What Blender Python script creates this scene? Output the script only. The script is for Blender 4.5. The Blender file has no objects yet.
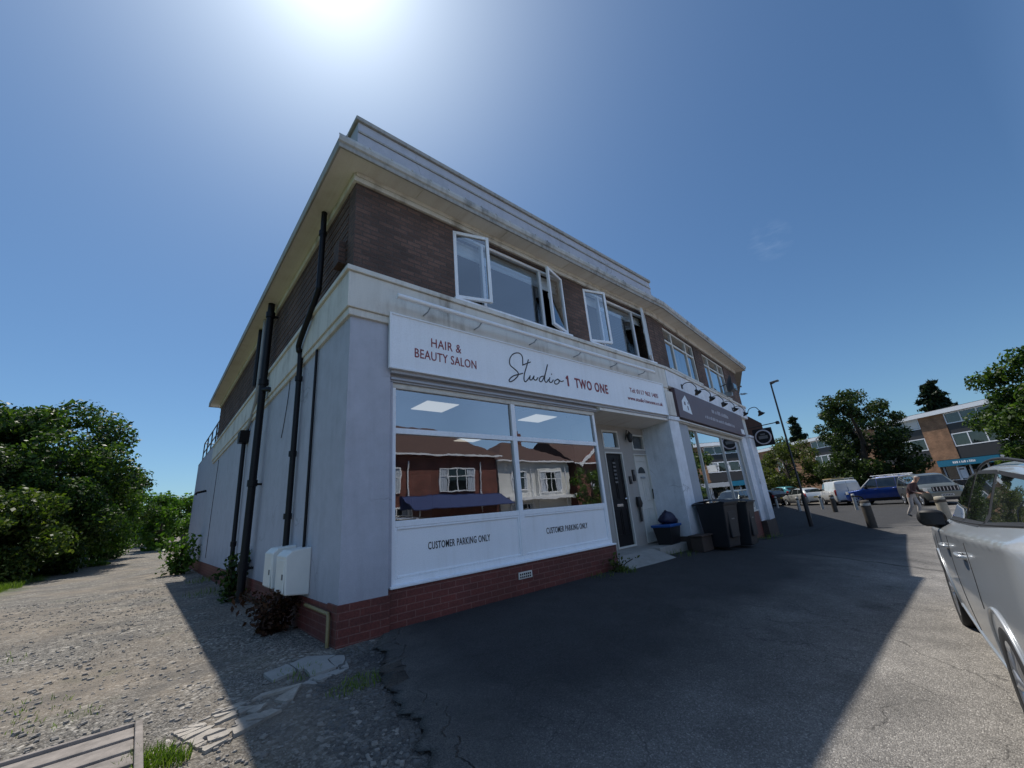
import bpy, bmesh, math, random
import numpy as np
from mathutils import Vector, Matrix, noise
random.seed(7)
R = math.radians
# camera solved from the photograph's vanishing points
CAM_YPR = (0.73692, 0.30264, 0.08466)
CAM_LOC = (-1.6202, -4.7279, 1.1634)
scene = bpy.context.scene
col = scene.collection

# ---------------------------------------------------------------- nodes / materials
class NT:
    def __init__(s, tree):
        s.t = tree; s.n = tree.nodes; s.l = tree.links
    def __call__(s, typ, props=None, **ins):
        nd = s.n.new(typ)
        for k, v in (props or {}).items(): setattr(nd, k, v)
        for k, v in ins.items():
            key = k.replace('_', ' ')
            sock = nd.inputs[int(k[1:])] if (k[0] == 'i' and k[1:].isdigit()) else nd.inputs[key]
            s.put(sock, v)
        return nd
    def put(s, sock, v):
        if isinstance(v, bpy.types.NodeSocket): s.l.new(v, sock)
        elif isinstance(v, bpy.types.Node): s.l.new(v.outputs[0], sock)
        else:
            if isinstance(v, tuple) and len(v) == 3 and sock.type == 'RGBA': v = (*v, 1)
            sock.default_value = v
    def math(s, op, a, b=0.0, clamp=False):
        nd = s.n.new('ShaderNodeMath'); nd.operation = op; nd.use_clamp = clamp
        s.put(nd.inputs[0], a); s.put(nd.inputs[1], b); return nd.outputs[0]
    def mix(s, f, a, b, typ='MIX'):
        nd = s.n.new('ShaderNodeMix'); nd.data_type = 'RGBA'; nd.blend_type = typ
        s.put(nd.inputs[0], f); s.put(nd.inputs[6], a); s.put(nd.inputs[7], b); return nd.outputs[2]
    def ramp(s, f, stops):
        nd = s.n.new('ShaderNodeValToRGB'); cr = nd.color_ramp
        while len(cr.elements) < len(stops): cr.elements.new(.5)
        for e, (p, c) in zip(cr.elements, stops):
            e.position = p; e.color = (c, c, c, 1) if isinstance(c, (int, float)) else (*c, 1)
        s.put(nd.inputs[0], f); return nd.outputs[0]
    def noise(s, vec, scale, detail=4, rough=.55):
        return s('ShaderNodeTexNoise', Vector=vec, Scale=scale, Detail=detail, Roughness=rough).outputs[0]
    def voro(s, vec, scale, feat='F1', out=0):
        return s('ShaderNodeTexVoronoi', {'feature': feat}, Vector=vec, Scale=scale).outputs[out]

MATS = {}
def newmat(name):
    m = bpy.data.materials.new(name); m.use_nodes = True
    m.node_tree.nodes.clear()
    MATS[name] = m
    return m, NT(m.node_tree)
def finish(n, color, rough=.7, metallic=0.0, height=None, bstr=.3, bdist=.01, **extra):
    b = n('ShaderNodeBsdfPrincipled')
    n.put(b.inputs['Base Color'], color); n.put(b.inputs['Roughness'], rough); n.put(b.inputs['Metallic'], metallic)
    for k, v in extra.items(): n.put(b.inputs[k.replace('_', ' ')], v)
    if height is not None:
        bp = n('ShaderNodeBump', Height=height, Strength=bstr, Distance=bdist)
        n.l.new(bp.outputs[0], b.inputs['Normal'])
    o = n('ShaderNodeOutputMaterial'); n.l.new(b.outputs[0], o.inputs[0]); return b
def obj_co(n): return n('ShaderNodeTexCoord').outputs['Object']
def simple(name, c, rough=.6, var=.18, scale=6.0, metallic=0.0, bump=.1, fine=60.0, **extra):
    m, n = newmat(name); co = obj_co(n)
    a = n.noise(co, scale, 6, .6); f = n.noise(co, fine, 3)
    v = n.math('ADD', n.math('MULTIPLY', n.math('SUBTRACT', a, .5), 2.2 * var), n.math('MULTIPLY', n.math('SUBTRACT', f, .5), .8 * var))
    v = n.math('ADD', v, 1.0)
    h = n('ShaderNodeVectorMath', {'operation': 'SCALE'}); h.inputs[0].default_value = c; n.l.new(v, h.inputs[3])
    finish(n, h.outputs[0], rough, metallic, f, bump, .004, **extra)
    return m
def wall_uv(n):
    tc = n('ShaderNodeTexCoord'); s = n('ShaderNodeSeparateXYZ', i0=tc.outputs['Object']); nn = n('ShaderNodeSeparateXYZ', i0=tc.outputs['Normal'])
    isx = n.math('GREATER_THAN', n.math('ABSOLUTE', nn.outputs[0]), .5)
    u = n('ShaderNodeMix'); n.put(u.inputs[0], isx); n.put(u.inputs[2], s.outputs[0]); n.put(u.inputs[3], s.outputs[1])
    return n('ShaderNodeCombineXYZ', i0=u.outputs[0], i1=s.outputs[2]).outputs[0], tc.outputs['Object'], s
def brick(name, c1, c2, mortar, bw=.225, bh=.075, ms=.012, bstr=.6, rough=.85, ct=None):
    m, n = newmat(name); uv, co, s = wall_uv(n)
    bt = n('ShaderNodeTexBrick', {'offset': .5}, Vector=uv, Scale=1.0, Brick_Width=bw, Row_Height=bh, Mortar_Size=ms, Mortar_Smooth=.25, Bias=0.0, Color1=c1, Color2=c2, Mortar=mortar)
    big = n.noise(co, 1.1, 5); f = n.noise(co, 45, 4, .65)
    c = n.mix(1.0, bt.outputs[0], n.ramp(big, [(.3, .6), (.7, 1.25)]), 'MULTIPLY')
    c = n.mix(1.0, c, n.ramp(f, [(.25, .6), (.75, 1.35)]), 'MULTIPLY')
    h = n.math('ADD', n.math('MULTIPLY', bt.outputs[1], -1.0), n.math('MULTIPLY', f, .45))
    finish(n, c, rough, 0, h, bstr, .012)
    return m
def stained(name, c, dirt, amount=.5, rough=.8, streak=7.0, bump=.15, low=0.0):
    """painted render / concrete with rain streaks and blotches"""
    m, n = newmat(name); uv, co, s = wall_uv(n)
    mp = n('ShaderNodeMapping', Vector=uv, Scale=(streak, .55, 1.0))
    st = n.noise(mp.outputs[0], 1.0, 5, .65); bl = n.noise(co, 1.6, 6, .6); f = n.noise(co, 90, 3)
    k = n.math('MULTIPLY', n.ramp(st, [(.45, 0.0), (.8, 1.0)]), n.ramp(bl, [(.35, .1), (.65, 1.0)]))
    k2 = n.math('MULTIPLY', n.math('ADD', k, n.math('MULTIPLY', n.ramp(bl, [(.5, 0.0), (.75, .5)]), .6)), amount, True)
    cc = n.mix(k2, c, dirt)
    if low:
        g = n.math('SUBTRACT', 1.0, n.math('DIVIDE', s.outputs[2], low), True)
        cc = n.mix(n.math('MULTIPLY', n.math('MULTIPLY', g, bl), 1.0, True), cc, dirt)
    if low:                                   # hairline cracks and trowel marks in old render
        wc = n('ShaderNodeVectorMath', {'operation': 'MULTIPLY_ADD'}); n.put(wc.inputs[0], n('ShaderNodeTexNoise', Vector=co, Scale=1.5, Detail=5.0).outputs[1]); wc.inputs[1].default_value = (.9,.9,.9); n.put(wc.inputs[2], co)
        ck = n.math('MULTIPLY', n.ramp(n.voro(wc.outputs[0], .55, 'DISTANCE_TO_EDGE'), [(0, 1.0), (.006, 0.0)]), n.ramp(n.noise(co, .9, 2), [(.5, 0.0), (.6, .75)]))
        cc = n.mix(ck, cc, dirt); cc = n.mix(1.0, cc, n.ramp(n.noise(co, 3.5, 6, .7), [(.3, .90), (.7, 1.07)]), 'MULTIPLY')
    cc = n.mix(1.0, cc, n.ramp(f, [(.3, .93), (.7, 1.06)]), 'MULTIPLY')
    finish(n, cc, rough, 0, n.math('ADD', f, n.math('MULTIPLY', bl, 1.5)), bump, .006)
    return m
def glassmat(name, tint=(.75, .82, .85), boost=1.7, base=.05, rough=.0):
    m, n = newmat(name); co = obj_co(n)
    fr = n('ShaderNodeFresnel', IOR=1.5).outputs[0]
    k = n.math('ADD', n.math('MULTIPLY', fr, boost), base, True)
    w = n.noise(co, 1.6, 3); bp = n('ShaderNodeBump', Height=w, Strength=.05, Distance=.02)
    gl = n('ShaderNodeBsdfGlossy', Color=(.95, .97, 1.0), Roughness=rough); n.l.new(bp.outputs[0], gl.inputs['Normal'])
    tr = n('ShaderNodeBsdfTransparent', Color=tint)
    mx = n('ShaderNodeMixShader', i0=k, i1=tr.outputs[0], i2=gl.outputs[0])
    o = n('ShaderNodeOutputMaterial'); n.l.new(mx.outputs[0], o.inputs[0]); return m
def carglass(name, c=(.012, .015, .016)):
    m, n = newmat(name); co = obj_co(n)
    v = n.ramp(n.noise(co, 2.5, 3), [(.35, (c[0]*.5, c[1]*.5, c[2]*.5)), (.7, (c[0]*2.2, c[1]*2.3, c[2]*2.3))])
    finish(n, v, .02, 0, None, Specular_IOR_Level=.9, Coat_Weight=.5, Coat_Roughness=.01); return m
def carpaint(name, c, metallic=.55, rough=.32):
    m, n = newmat(name); co = obj_co(n)
    fl = n.noise(co, 900, 1); d = n.noise(co, 2.0, 5)
    cc = n.mix(1.0, c, n.ramp(fl, [(.3, .85), (.7, 1.12)]), 'MULTIPLY')
    cc = n.mix(n.ramp(d, [(.45, 0.0), (.8, .22)]), cc, (.25, .23, .2))
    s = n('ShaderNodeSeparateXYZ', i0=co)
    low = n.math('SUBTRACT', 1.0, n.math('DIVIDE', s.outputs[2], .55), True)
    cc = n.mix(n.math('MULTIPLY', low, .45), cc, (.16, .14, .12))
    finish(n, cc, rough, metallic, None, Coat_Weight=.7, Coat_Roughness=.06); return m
def foliage(name, c1, c2, c3, trans=.3):
    m, n = newmat(name)
    g = n('ShaderNodeNewGeometry'); rnd = g.outputs['Random Per Island']
    co = obj_co(n); b = n.noise(co, .5, 4)
    c = n.ramp(n.math('ADD', n.math('MULTIPLY', rnd, .6), n.math('MULTIPLY', b, .45)), [(.2, c1), (.55, c2), (.9, c3)])
    p = n('ShaderNodeBsdfPrincipled', Base_Color=c, Roughness=.45)
    p.inputs['Specular IOR Level'].default_value = .16
    t = n('ShaderNodeBsdfTranslucent', Color=n.mix(1.0, c, (1.6, 1.9, .6), 'MULTIPLY'))
    mx = n('ShaderNodeMixShader', i0=trans, i1=p.outputs[0], i2=t.outputs[0])
    o = n('ShaderNodeOutputMaterial'); n.l.new(mx.outputs[0], o.inputs[0]); return m

# ---------------------------------------------------------------- mesh builder
class MB:
    def __init__(s): s.v = []; s.f = []; s.m = []; s.s = []
    def add(s, vs, fs, mi=0, sm=False, M=None):
        o = len(s.v)
        if M is not None: vs = [tuple(M @ Vector(p)) for p in vs]
        s.v += [tuple(p) for p in vs]
        for f in fs: s.f.append(tuple(i + o for i in f)); s.m.append(mi); s.s.append(sm)
        return s
    def box(s, x0, x1, y0, y1, z0, z1, mi=0, M=None):
        x0, x1 = sorted((x0, x1)); y0, y1 = sorted((y0, y1)); z0, z1 = sorted((z0, z1))
        v = [(x0,y0,z0),(x1,y0,z0),(x1,y1,z0),(x0,y1,z0),(x0,y0,z1),(x1,y0,z1),(x1,y1,z1),(x0,y1,z1)]
        return s.add(v, [(0,3,2,1),(4,5,6,7),(0,1,5,4),(1,2,6,5),(2,3,7,6),(3,0,4,7)], mi, False, M)
    def quad(s, a, b, c, d, mi=0): return s.add([a, b, c, d], [(0,1,2,3)], mi)
    def prism(s, pts, d, mi=0, M=None):
        """closed polygon of 3D points, extruded by vector d"""
        n = len(pts); p2 = [tuple(Vector(p) + Vector(d)) for p in pts]
        f = [tuple(reversed(range(n))), tuple(range(n, 2*n))] + [(i, (i+1) % n, n+(i+1) % n, n+i) for i in range(n)]
        return s.add(list(pts) + p2, f, mi, False, M)
    def tube(s, path, r, n=8, mi=0, caps=True, sm=True):
        P = [Vector(p) for p in path]; rs = r if isinstance(r, (list, tuple)) else [r] * len(P)
        vs = []; up = None
        for i, p in enumerate(P):
            t = (P[min(i+1, len(P)-1)] - P[max(i-1, 0)]).normalized()
            if up is None: up = Vector((0,0,1)) if abs(t.z) < .9 else Vector((1,0,0))
            a = t.cross(up); 
            if a.length < 1e-4: a = t.orthogonal()
            a.normalize(); b = a.cross(t).normalized(); up = b
            for k in range(n):
                w = 2*math.pi*k/n; vs.append(tuple(p + (a*math.cos(w) + b*math.sin(w))*rs[i]))
        f = []
        for i in range(len(P)-1):
            for k in range(n): f.append((i*n+k, i*n+(k+1) % n, (i+1)*n+(k+1) % n, (i+1)*n+k))
        s.add(vs, f, mi, sm)
        if caps:
            s.add(vs[:n], [tuple(range(n))], mi); s.add(vs[-n:], [tuple(reversed(range(n)))], mi)
        return s
    def lathe(s, prof, n=24, M=None, mi=0, sm=True):
        """prof: (r, h) pairs turned about local z"""
        vs = []; f = []
        for r, h in prof:
            for k in range(n):
                a = 2*math.pi*k/n; vs.append((r*math.cos(a), r*math.sin(a), h))
        for i in range(len(prof)-1):
            for k in range(n): f.append((i*n+k, i*n+(k+1) % n, (i+1)*n+(k+1) % n, (i+1)*n+k))
        return s.add(vs, f, mi, sm, M)
    def grid(s, fn, nu, nv, mi=0, sm=True):
        vs = [fn(i/nu, j/nv) for j in range(nv+1) for i in range(nu+1)]
        f = [(j*(nu+1)+i, j*(nu+1)+i+1, (j+1)*(nu+1)+i+1, (j+1)*(nu+1)+i) for j in range(nv) for i in range(nu)]
        return s.add(vs, f, mi, sm)
    def frame(s, x0, x1, z0, z1, y0, y1, t, mi=0, M=None, tb=None):
        tb = tb or t
        s.box(x0, x0+t, y0, y1, z0, z1, mi, M); s.box(x1-t, x1, y0, y1, z0, z1, mi, M)
        s.box(x0+t, x1-t, y0, y1, z0, z0+tb, mi, M); s.box(x0+t, x1-t, y0, y1, z1-t, z1, mi, M); return s
    def wall(s, x0, x1, z0, z1, y0, y1, holes, mi=0, axis='x'):
        """wall slab with rectangular holes (x0,x1,z0,z1)"""
        xs = sorted({x0, x1, *[h[0] for h in holes], *[h[1] for h in holes]})
        for a, b in zip(xs, xs[1:]):
            hs = sorted([h for h in holes if h[0] < (a+b)/2 < h[1]], key=lambda h: h[2]); z = z0
            for h in hs + [(0, 0, z1, z1)]:
                if h[2] > z + 1e-5:
                    if axis == 'x': s.box(a, b, y0, y1, z, h[2], mi)
                    else: s.box(y0, y1, a, b, z, h[2], mi)
                z = h[3]
        return s
    def build(s, name, mats, parent=None, bevel=0.0, merge=False, **props):
        me = bpy.data.meshes.new(name); me.from_pydata(s.v, [], s.f)
        for mt in (mats if isinstance(mats, (list, tuple)) else [mats]): me.materials.append(mt if not isinstance(mt, str) else MATS[mt])
        me.polygons.foreach_set('material_index', s.m); me.polygons.foreach_set('use_smooth', s.s)
        if merge or any(s.s):
            bm = bmesh.new(); bm.from_mesh(me)
            if merge: bmesh.ops.remove_doubles(bm, verts=bm.verts, dist=1e-4)
            bmesh.ops.recalc_face_normals(bm, faces=bm.faces)
            bm.to_mesh(me); bm.free()
        me.update()
        o = bpy.data.objects.new(name, me); col.objects.link(o)
        if parent is not None: o.parent = parent
        if bevel:
            b = o.modifiers.new('bevel', 'BEVEL'); b.width = bevel; b.segments = 2; b.limit_method = 'ANGLE'; b.angle_limit = R(40)
        for k, v in props.items(): o[k] = v
        return o
def empty(name, loc=(0,0,0), rz=0.0, label=None, cat=None, group=None):
    o = bpy.data.objects.new(name, None); col.objects.link(o); o.location = loc; o.rotation_euler = (0, 0, rz); o.empty_display_size = .3
    if label: o['label'] = label
    if cat: o['category'] = cat
    if group: o['group'] = group
    return o
def tag(o, label, cat, group=None):
    o['label'] = label; o['category'] = cat
    if group: o['group'] = group
    return o
def copy_tree(o, parent=None):
    c = o.copy(); col.objects.link(c); c.parent = parent
    for ch in o.children: copy_tree(ch, c)
    return c
def cr(pts, n=8):
    """Catmull-Rom through points"""
    P = [Vector(p) for p in pts]; P = [2*P[0]-P[1]] + P + [2*P[-1]-P[-2]]; out = []
    for i in range(1, len(P)-2):
        for k in range(n):
            t = k/n; a, b, c, d = P[i-1], P[i], P[i+1], P[i+2]
            out.append(.5*((2*b) + (c-a)*t + (2*a-5*b+4*c-d)*t*t + (3*b-a-3*c+d)*t**3))
    out.append(P[-2]); return out
def text_mesh(name, txt, x0, x1, z0, z1, y, mat, parent, bold=0.0, space=1.0):
    """flat raised lettering that fills the rectangle on a board facing -y"""
    cu = bpy.data.curves.new(name, 'FONT'); cu.body = txt; cu.extrude = .003; cu.offset = bold; cu.space_character = space; cu.size = 1; cu.resolution_u = 3
    t = bpy.data.objects.new(name, cu); col.objects.link(t)
    me = bpy.data.meshes.new_from_object(t.evaluated_get(bpy.context.evaluated_depsgraph_get()))
    bpy.data.objects.remove(t)
    a = np.empty(len(me.vertices)*3); me.vertices.foreach_get('co', a); a = a.reshape(-1, 3)
    lo, hi = a.min(0), a.max(0)
    b = np.empty_like(a)
    b[:, 0] = x0 + (a[:, 0]-lo[0])/(hi[0]-lo[0])*(x1-x0); b[:, 2] = z0 + (a[:, 1]-lo[1])/(hi[1]-lo[1])*(z1-z0); b[:, 1] = y - a[:, 2]
    me.vertices.foreach_set('co', b.ravel()); me.materials.clear(); me.materials.append(MATS[mat]); me.update()
    o = bpy.data.objects.new(name, me); col.objects.link(o); o.parent = parent; return o

# ---------------------------------------------------------------- terrain
def sm(t): t = max(0.0, min(1.0, t)); return t*t*(3-2*t)
def gz(x, y):
    a = sm((-y+.3)/6.5); b = sm((x-6.5)/11.0)
    z = -.44*(1-(1-a)*(1-b))-.08*b
    z += .6*sm((x-42)/16) if y > -12 else .6*sm((x-42)/16)
    if y > 16: z += (.00085*(y-16)**2 if y < 50 else .00085*34**2 + .0578*min(y-50, 60)) * (1-sm((x-6)/14))
    if x < -2: z += .05*sm((-x-2)/4)
    return z
brick('dark_brick', (.088,.053,.042), (.170,.096,.072), (.092,.068,.058), ms=.012, bstr=1.0)
brick('red_brick', (.135,.030,.024), (.105,.026,.022), (.17,.075,.062), ms=.006, bstr=.3, rough=.6)
brick('flats_brick', (.36,.185,.095), (.26,.125,.06), (.29,.20,.14), bstr=.2)
brick('house_brick', (.21,.060,.045), (.16,.046,.036), (.20,.12,.095), bstr=.2)
stained('lilac_render', (.44,.45,.51), (.22,.22,.245), .42, low=.9, bump=.35)
stained('cream_frieze', (.66,.635,.585), (.20,.165,.125), .95, streak=5.0)
stained('soffit_paint', (.72,.695,.655), (.36,.27,.19), .6)
stained('weathered_fascia', (.36,.35,.33), (.06,.058,.052), 1.0, streak=14.0)
stained('flaking_gutter', (.50,.50,.49), (.07,.068,.062), 1.1, streak=5.0, bump=.6)
stained('white_pier', (.72,.75,.80), (.24,.26,.28), .55, low=1.1)
stained('grey_panel', (.36,.39,.43), (.2,.21,.23), .35)
stained('recess_paint', (.34,.325,.305), (.25,.22,.19), .45)
stained('flat_roof', (.12,.12,.12), (.07,.07,.07), .6)
stained('white_upvc', (.83,.85,.89), (.45,.44,.41), .28, rough=.36, streak=16.0, bump=.03)
simple('old_white_wood', (.60,.59,.55), .55, .12, 8)
stained('sign_white', (.83,.85,.89), (.50,.50,.48), .30, rough=.33, streak=9.0, bump=.03)
simple('sign_grey_trim', (.40,.41,.45), .4, .08)
simple('lettering_red', (.23,.028,.035), .5, .08)
simple('lettering_black', (.018,.018,.024), .5, .08)
simple('black_plastic', (.014,.014,.016), .42, .35, 5)
simple('bin_plastic', (.011,.012,.016), .6, .3, 4)
simple('black_paint', (.007,.007,.009), .5, .2, Specular_IOR_Level=.25)
simple('meter_white', (.74,.74,.70), .45, .08, 5)
simple('copper_gas', (.22,.17,.075), .5, .25, 12)
simple('grey_pipe', (.30,.31,.33), .5, .15)
simple('galvanised', (.36,.38,.40), .4, .15, 9, metallic=.6)
simple('wrought_metal', (.02,.02,.021), .5, .3)
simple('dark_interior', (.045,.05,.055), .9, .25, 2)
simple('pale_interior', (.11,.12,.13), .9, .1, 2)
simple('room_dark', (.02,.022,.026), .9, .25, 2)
simple('blind_fabric', (.80,.82,.84), .8, .08, 14)
simple('curtain_fabric', (.50,.56,.64), .85, .15, 9)
simple('fascia_purple', (.125,.080,.092), .45, .12, 3)
simple('pale_lettering', (.42,.40,.44), .5, .1)
simple('blue_plastic', (.012,.075,.26), .4, .2)
simple('navy_bag', (.008,.011,.04), .55, .35, 7)
simple('concrete', (.27,.26,.24), .9, .3, 5, bump=.5, fine=40)
simple('pale_slab', (.30,.27,.23), .9, .75, 5, bump=.6, fine=35)
simple('brown_planter', (.05,.036,.030), .8, .3)
simple('weathered_timber', (.20,.175,.155), .9, .75, 7, bump=.9, fine=30)
simple('bollard_dark', (.065,.055,.045), .85, .4, 9, bump=.5)
simple('bollard_pale', (.33,.30,.24), .8, .3, 9, bump=.4)
simple('bollard_white', (.40,.40,.38), .7, .2, 9)
simple('bark', (.06,.045,.033), .95, .45, 6, bump=.9)
simple('tyre_rubber', (.012,.012,.013), .75, .3)
simple('alloy', (.55,.56,.58), .28, .1, 9, metallic=.85)
simple('chrome', (.6,.62,.64), .15, .05, 9, metallic=.95)
simple('car_black_trim', (.008,.008,.009), .6, .2)
simple('wheel_well', (.006,.006,.006), .9, .2)
simple('red_lens', (.30,.012,.012), .15, .15)
simple('clear_lens', (.55,.58,.60), .08, .15)
simple('plate_white', (.6,.6,.58), .4, .05)
simple('plate_yellow', (.6,.45,.05), .4, .05)
simple('skin_tone', (.42,.24,.17), .6, .1)
simple('shirt_dark', (.055,.03,.035), .9, .2)
simple('trousers_pale', (.42,.39,.37), .9, .15)
simple('shoe_dark', (.02,.018,.016), .6, .2)
simple('hair_grey', (.35,.33,.31), .8, .2)
simple('white_render', (.70,.70,.68), .8, .08, 2)
simple('house_tiles', (.095,.052,.042), .8, .35, 4, bump=.6, fine=12)
simple('blue_awning', (.03,.05,.15), .7, .2)
simple('bright_blue', (.02,.12,.42), .6, .15)
simple('teal_sign', (.015,.16,.27), .4, .15)
simple('flats_dark', (.035,.034,.036), .5, .2)
simple('stone_wall', (.16,.14,.125), .9, .6, 3.5, bump=.8, fine=14)
simple('shed_timber', (.10,.085,.07), .9, .35)
simple('stone_chip', (.36,.33,.29), .9, .45, 9, bump=.3)
simple('roof_load_wood', (.42,.30,.14), .8, .2)
simple('brown_roof', (.09,.05,.04), .8, .25)
simple('dish_grey', (.12,.12,.125), .5, .2)
glassmat('shop_glass', (.80,.85,.86), 3.6, .12)
glassmat('window_glass', (.72,.80,.84), 2.2, .08)
carglass('car_glass')
foliage('leaf_laurel', (.008,.018,.005), (.030,.062,.014), (.12,.17,.035), .30)
foliage('leaf_dark', (.010,.018,.007), (.026,.046,.015), (.075,.105,.03), .24)
foliage('leaf_mixed', (.012,.024,.006), (.045,.075,.014), (.17,.19,.05), .32)
foliage('leaf_bright', (.02,.045,.008), (.055,.11,.018), (.13,.20,.035), .35)
foliage('leaf_olive', (.03,.042,.012), (.07,.085,.025), (.13,.14,.045), .3)
foliage('leaf_conifer', (.008,.016,.009), (.015,.028,.014), (.03,.05,.022), .1)
foliage('leaf_dead', (.025,.012,.009), (.05,.022,.014), (.08,.04,.022), .2)
foliage('grass_blade', (.05,.085,.012), (.10,.16,.025), (.20,.24,.06), .35)

def panel_light():
    m, n = newmat('light_panel'); e = n('ShaderNodeEmission', Color=(1, .93, .82), Strength=.6)
    n.l.new(e.outputs[0], n('ShaderNodeOutputMaterial').inputs[0])
panel_light()

def asphalt():
    m, n = newmat('asphalt'); co = obj_co(n); s = n('ShaderNodeSeparateXYZ', i0=co)
    ag = n.voro(co, 130, 'F1', 1); agd = n.voro(co, 130)
    ag2 = n.voro(co, 38, 'F1', 1)
    big = n.noise(co, .35, 6, .6); mid = n.noise(co, 2.3, 6, .65); f = n.noise(co, 220, 2)
    shade_wear = n.math('ADD', n.math('MULTIPLY', n.math('ADD', n.math('MULTIPLY', s.outputs[1], -1), -2.1), .27), n.math('MULTIPLY', n.math('SUBTRACT', big, .5), .9))  # painted shade: tarmac darkened towards the building, older and paler where sunlit
    c = n.mix(n.math('ADD', shade_wear, 0, True), (.030,.030,.032), (.44,.41,.37))
    sp = n('ShaderNodeSeparateColor', i0=ag)
    c = n.mix(1.0, c, n.ramp(sp.outputs[0], [(0, .6), (.6, .98), (.93, 1.35), (1, 2.0)]), 'MULTIPLY')
    c = n.mix(1.0, c, n.ramp(mid, [(.3, .72), (.7, 1.22)]), 'MULTIPLY')
    wv = n.noise(co, 1.7, 5, .6); wc = n('ShaderNodeVectorMath', {'operation': 'MULTIPLY_ADD'}); n.put(wc.inputs[0], n('ShaderNodeTexNoise', Vector=co, Scale=2.2, Detail=5.0).outputs[1]); wc.inputs[1].default_value = (.7,.7,.7); n.put(wc.inputs[2], co)
    cr_ = n.voro(wc.outputs[0], .7, 'DISTANCE_TO_EDGE'); cr2 = n.voro(wc.outputs[0], 5.0, 'DISTANCE_TO_EDGE')
    area = n.ramp(n.noise(co, .4, 3), [(.46, 0.0), (.58, 1.0)])
    crack = n.math('MAXIMUM', n.ramp(cr_, [(0, .8), (.008, 0.0)]), n.math('MULTIPLY', area, n.ramp(cr2, [(0, .9), (.028, 0.0)])))
    crack = n.math('MULTIPLY', crack, n.ramp(wv, [(.42, 0.0), (.55, .8)]))
    # tar seam of an old trench across the forecourt
    ln = n.math('ADD', n.math('ADD', s.outputs[0], n.math('MULTIPLY', s.outputs[1], -.25)), n.math('ADD', -9.0, n.math('MULTIPLY', n.math('SUBTRACT', wv, .5), .5)))
    seam = n.ramp(n.math('ABSOLUTE', ln), [(.04, .85), (.07, 0.0)])
    crack = n.math('MAXIMUM', crack, n.math('MULTIPLY', seam, n.ramp(mid, [(.35, .3), (.6, 1.0)])))
    # oil drips and tyre-darkened patches
    oil = n.math('MULTIPLY', n.ramp(n.noise(co, 1.1, 4, .5), [(.62, 0.0), (.72, .55)]), n.ramp(n.noise(co, 5.0, 3), [(.4, .4), (.6, 1.0)]))
    c = n.mix(oil, c, (.025,.024,.023))
    c = n.mix(crack, c, (.014,.013,.012))
    # dust and crumbs blown over the ragged edge by the lane
    ds = n.math('SUBTRACT', s.outputs[0], n.math('ADD', .33, n.math('MULTIPLY', s.outputs[1], .26)))
    du = n.math('MULTIPLY', n.math('SUBTRACT', 1.0, n.math('DIVIDE', ds, .75), True), n.math('MULTIPLY', n.ramp(mid, [(.3, .25), (.6, 1.0)]), n.ramp(s.outputs[1], [(0, 1.0), (.3, 0.0)])))
    c = n.mix(du, c, n.mix(sp.outputs[2], (.05,.048,.045), (.15,.14,.125)))
    h = n.math('SUBTRACT', n.math('SUBTRACT', n.math('ADD', n.math('MULTIPLY', sp.outputs[1], .5), mid), n.math('MULTIPLY', agd, 20)), n.math('MULTIPLY', crack, 2.5))
    finish(n, c, .85, 0, h, .45, .005)
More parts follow.
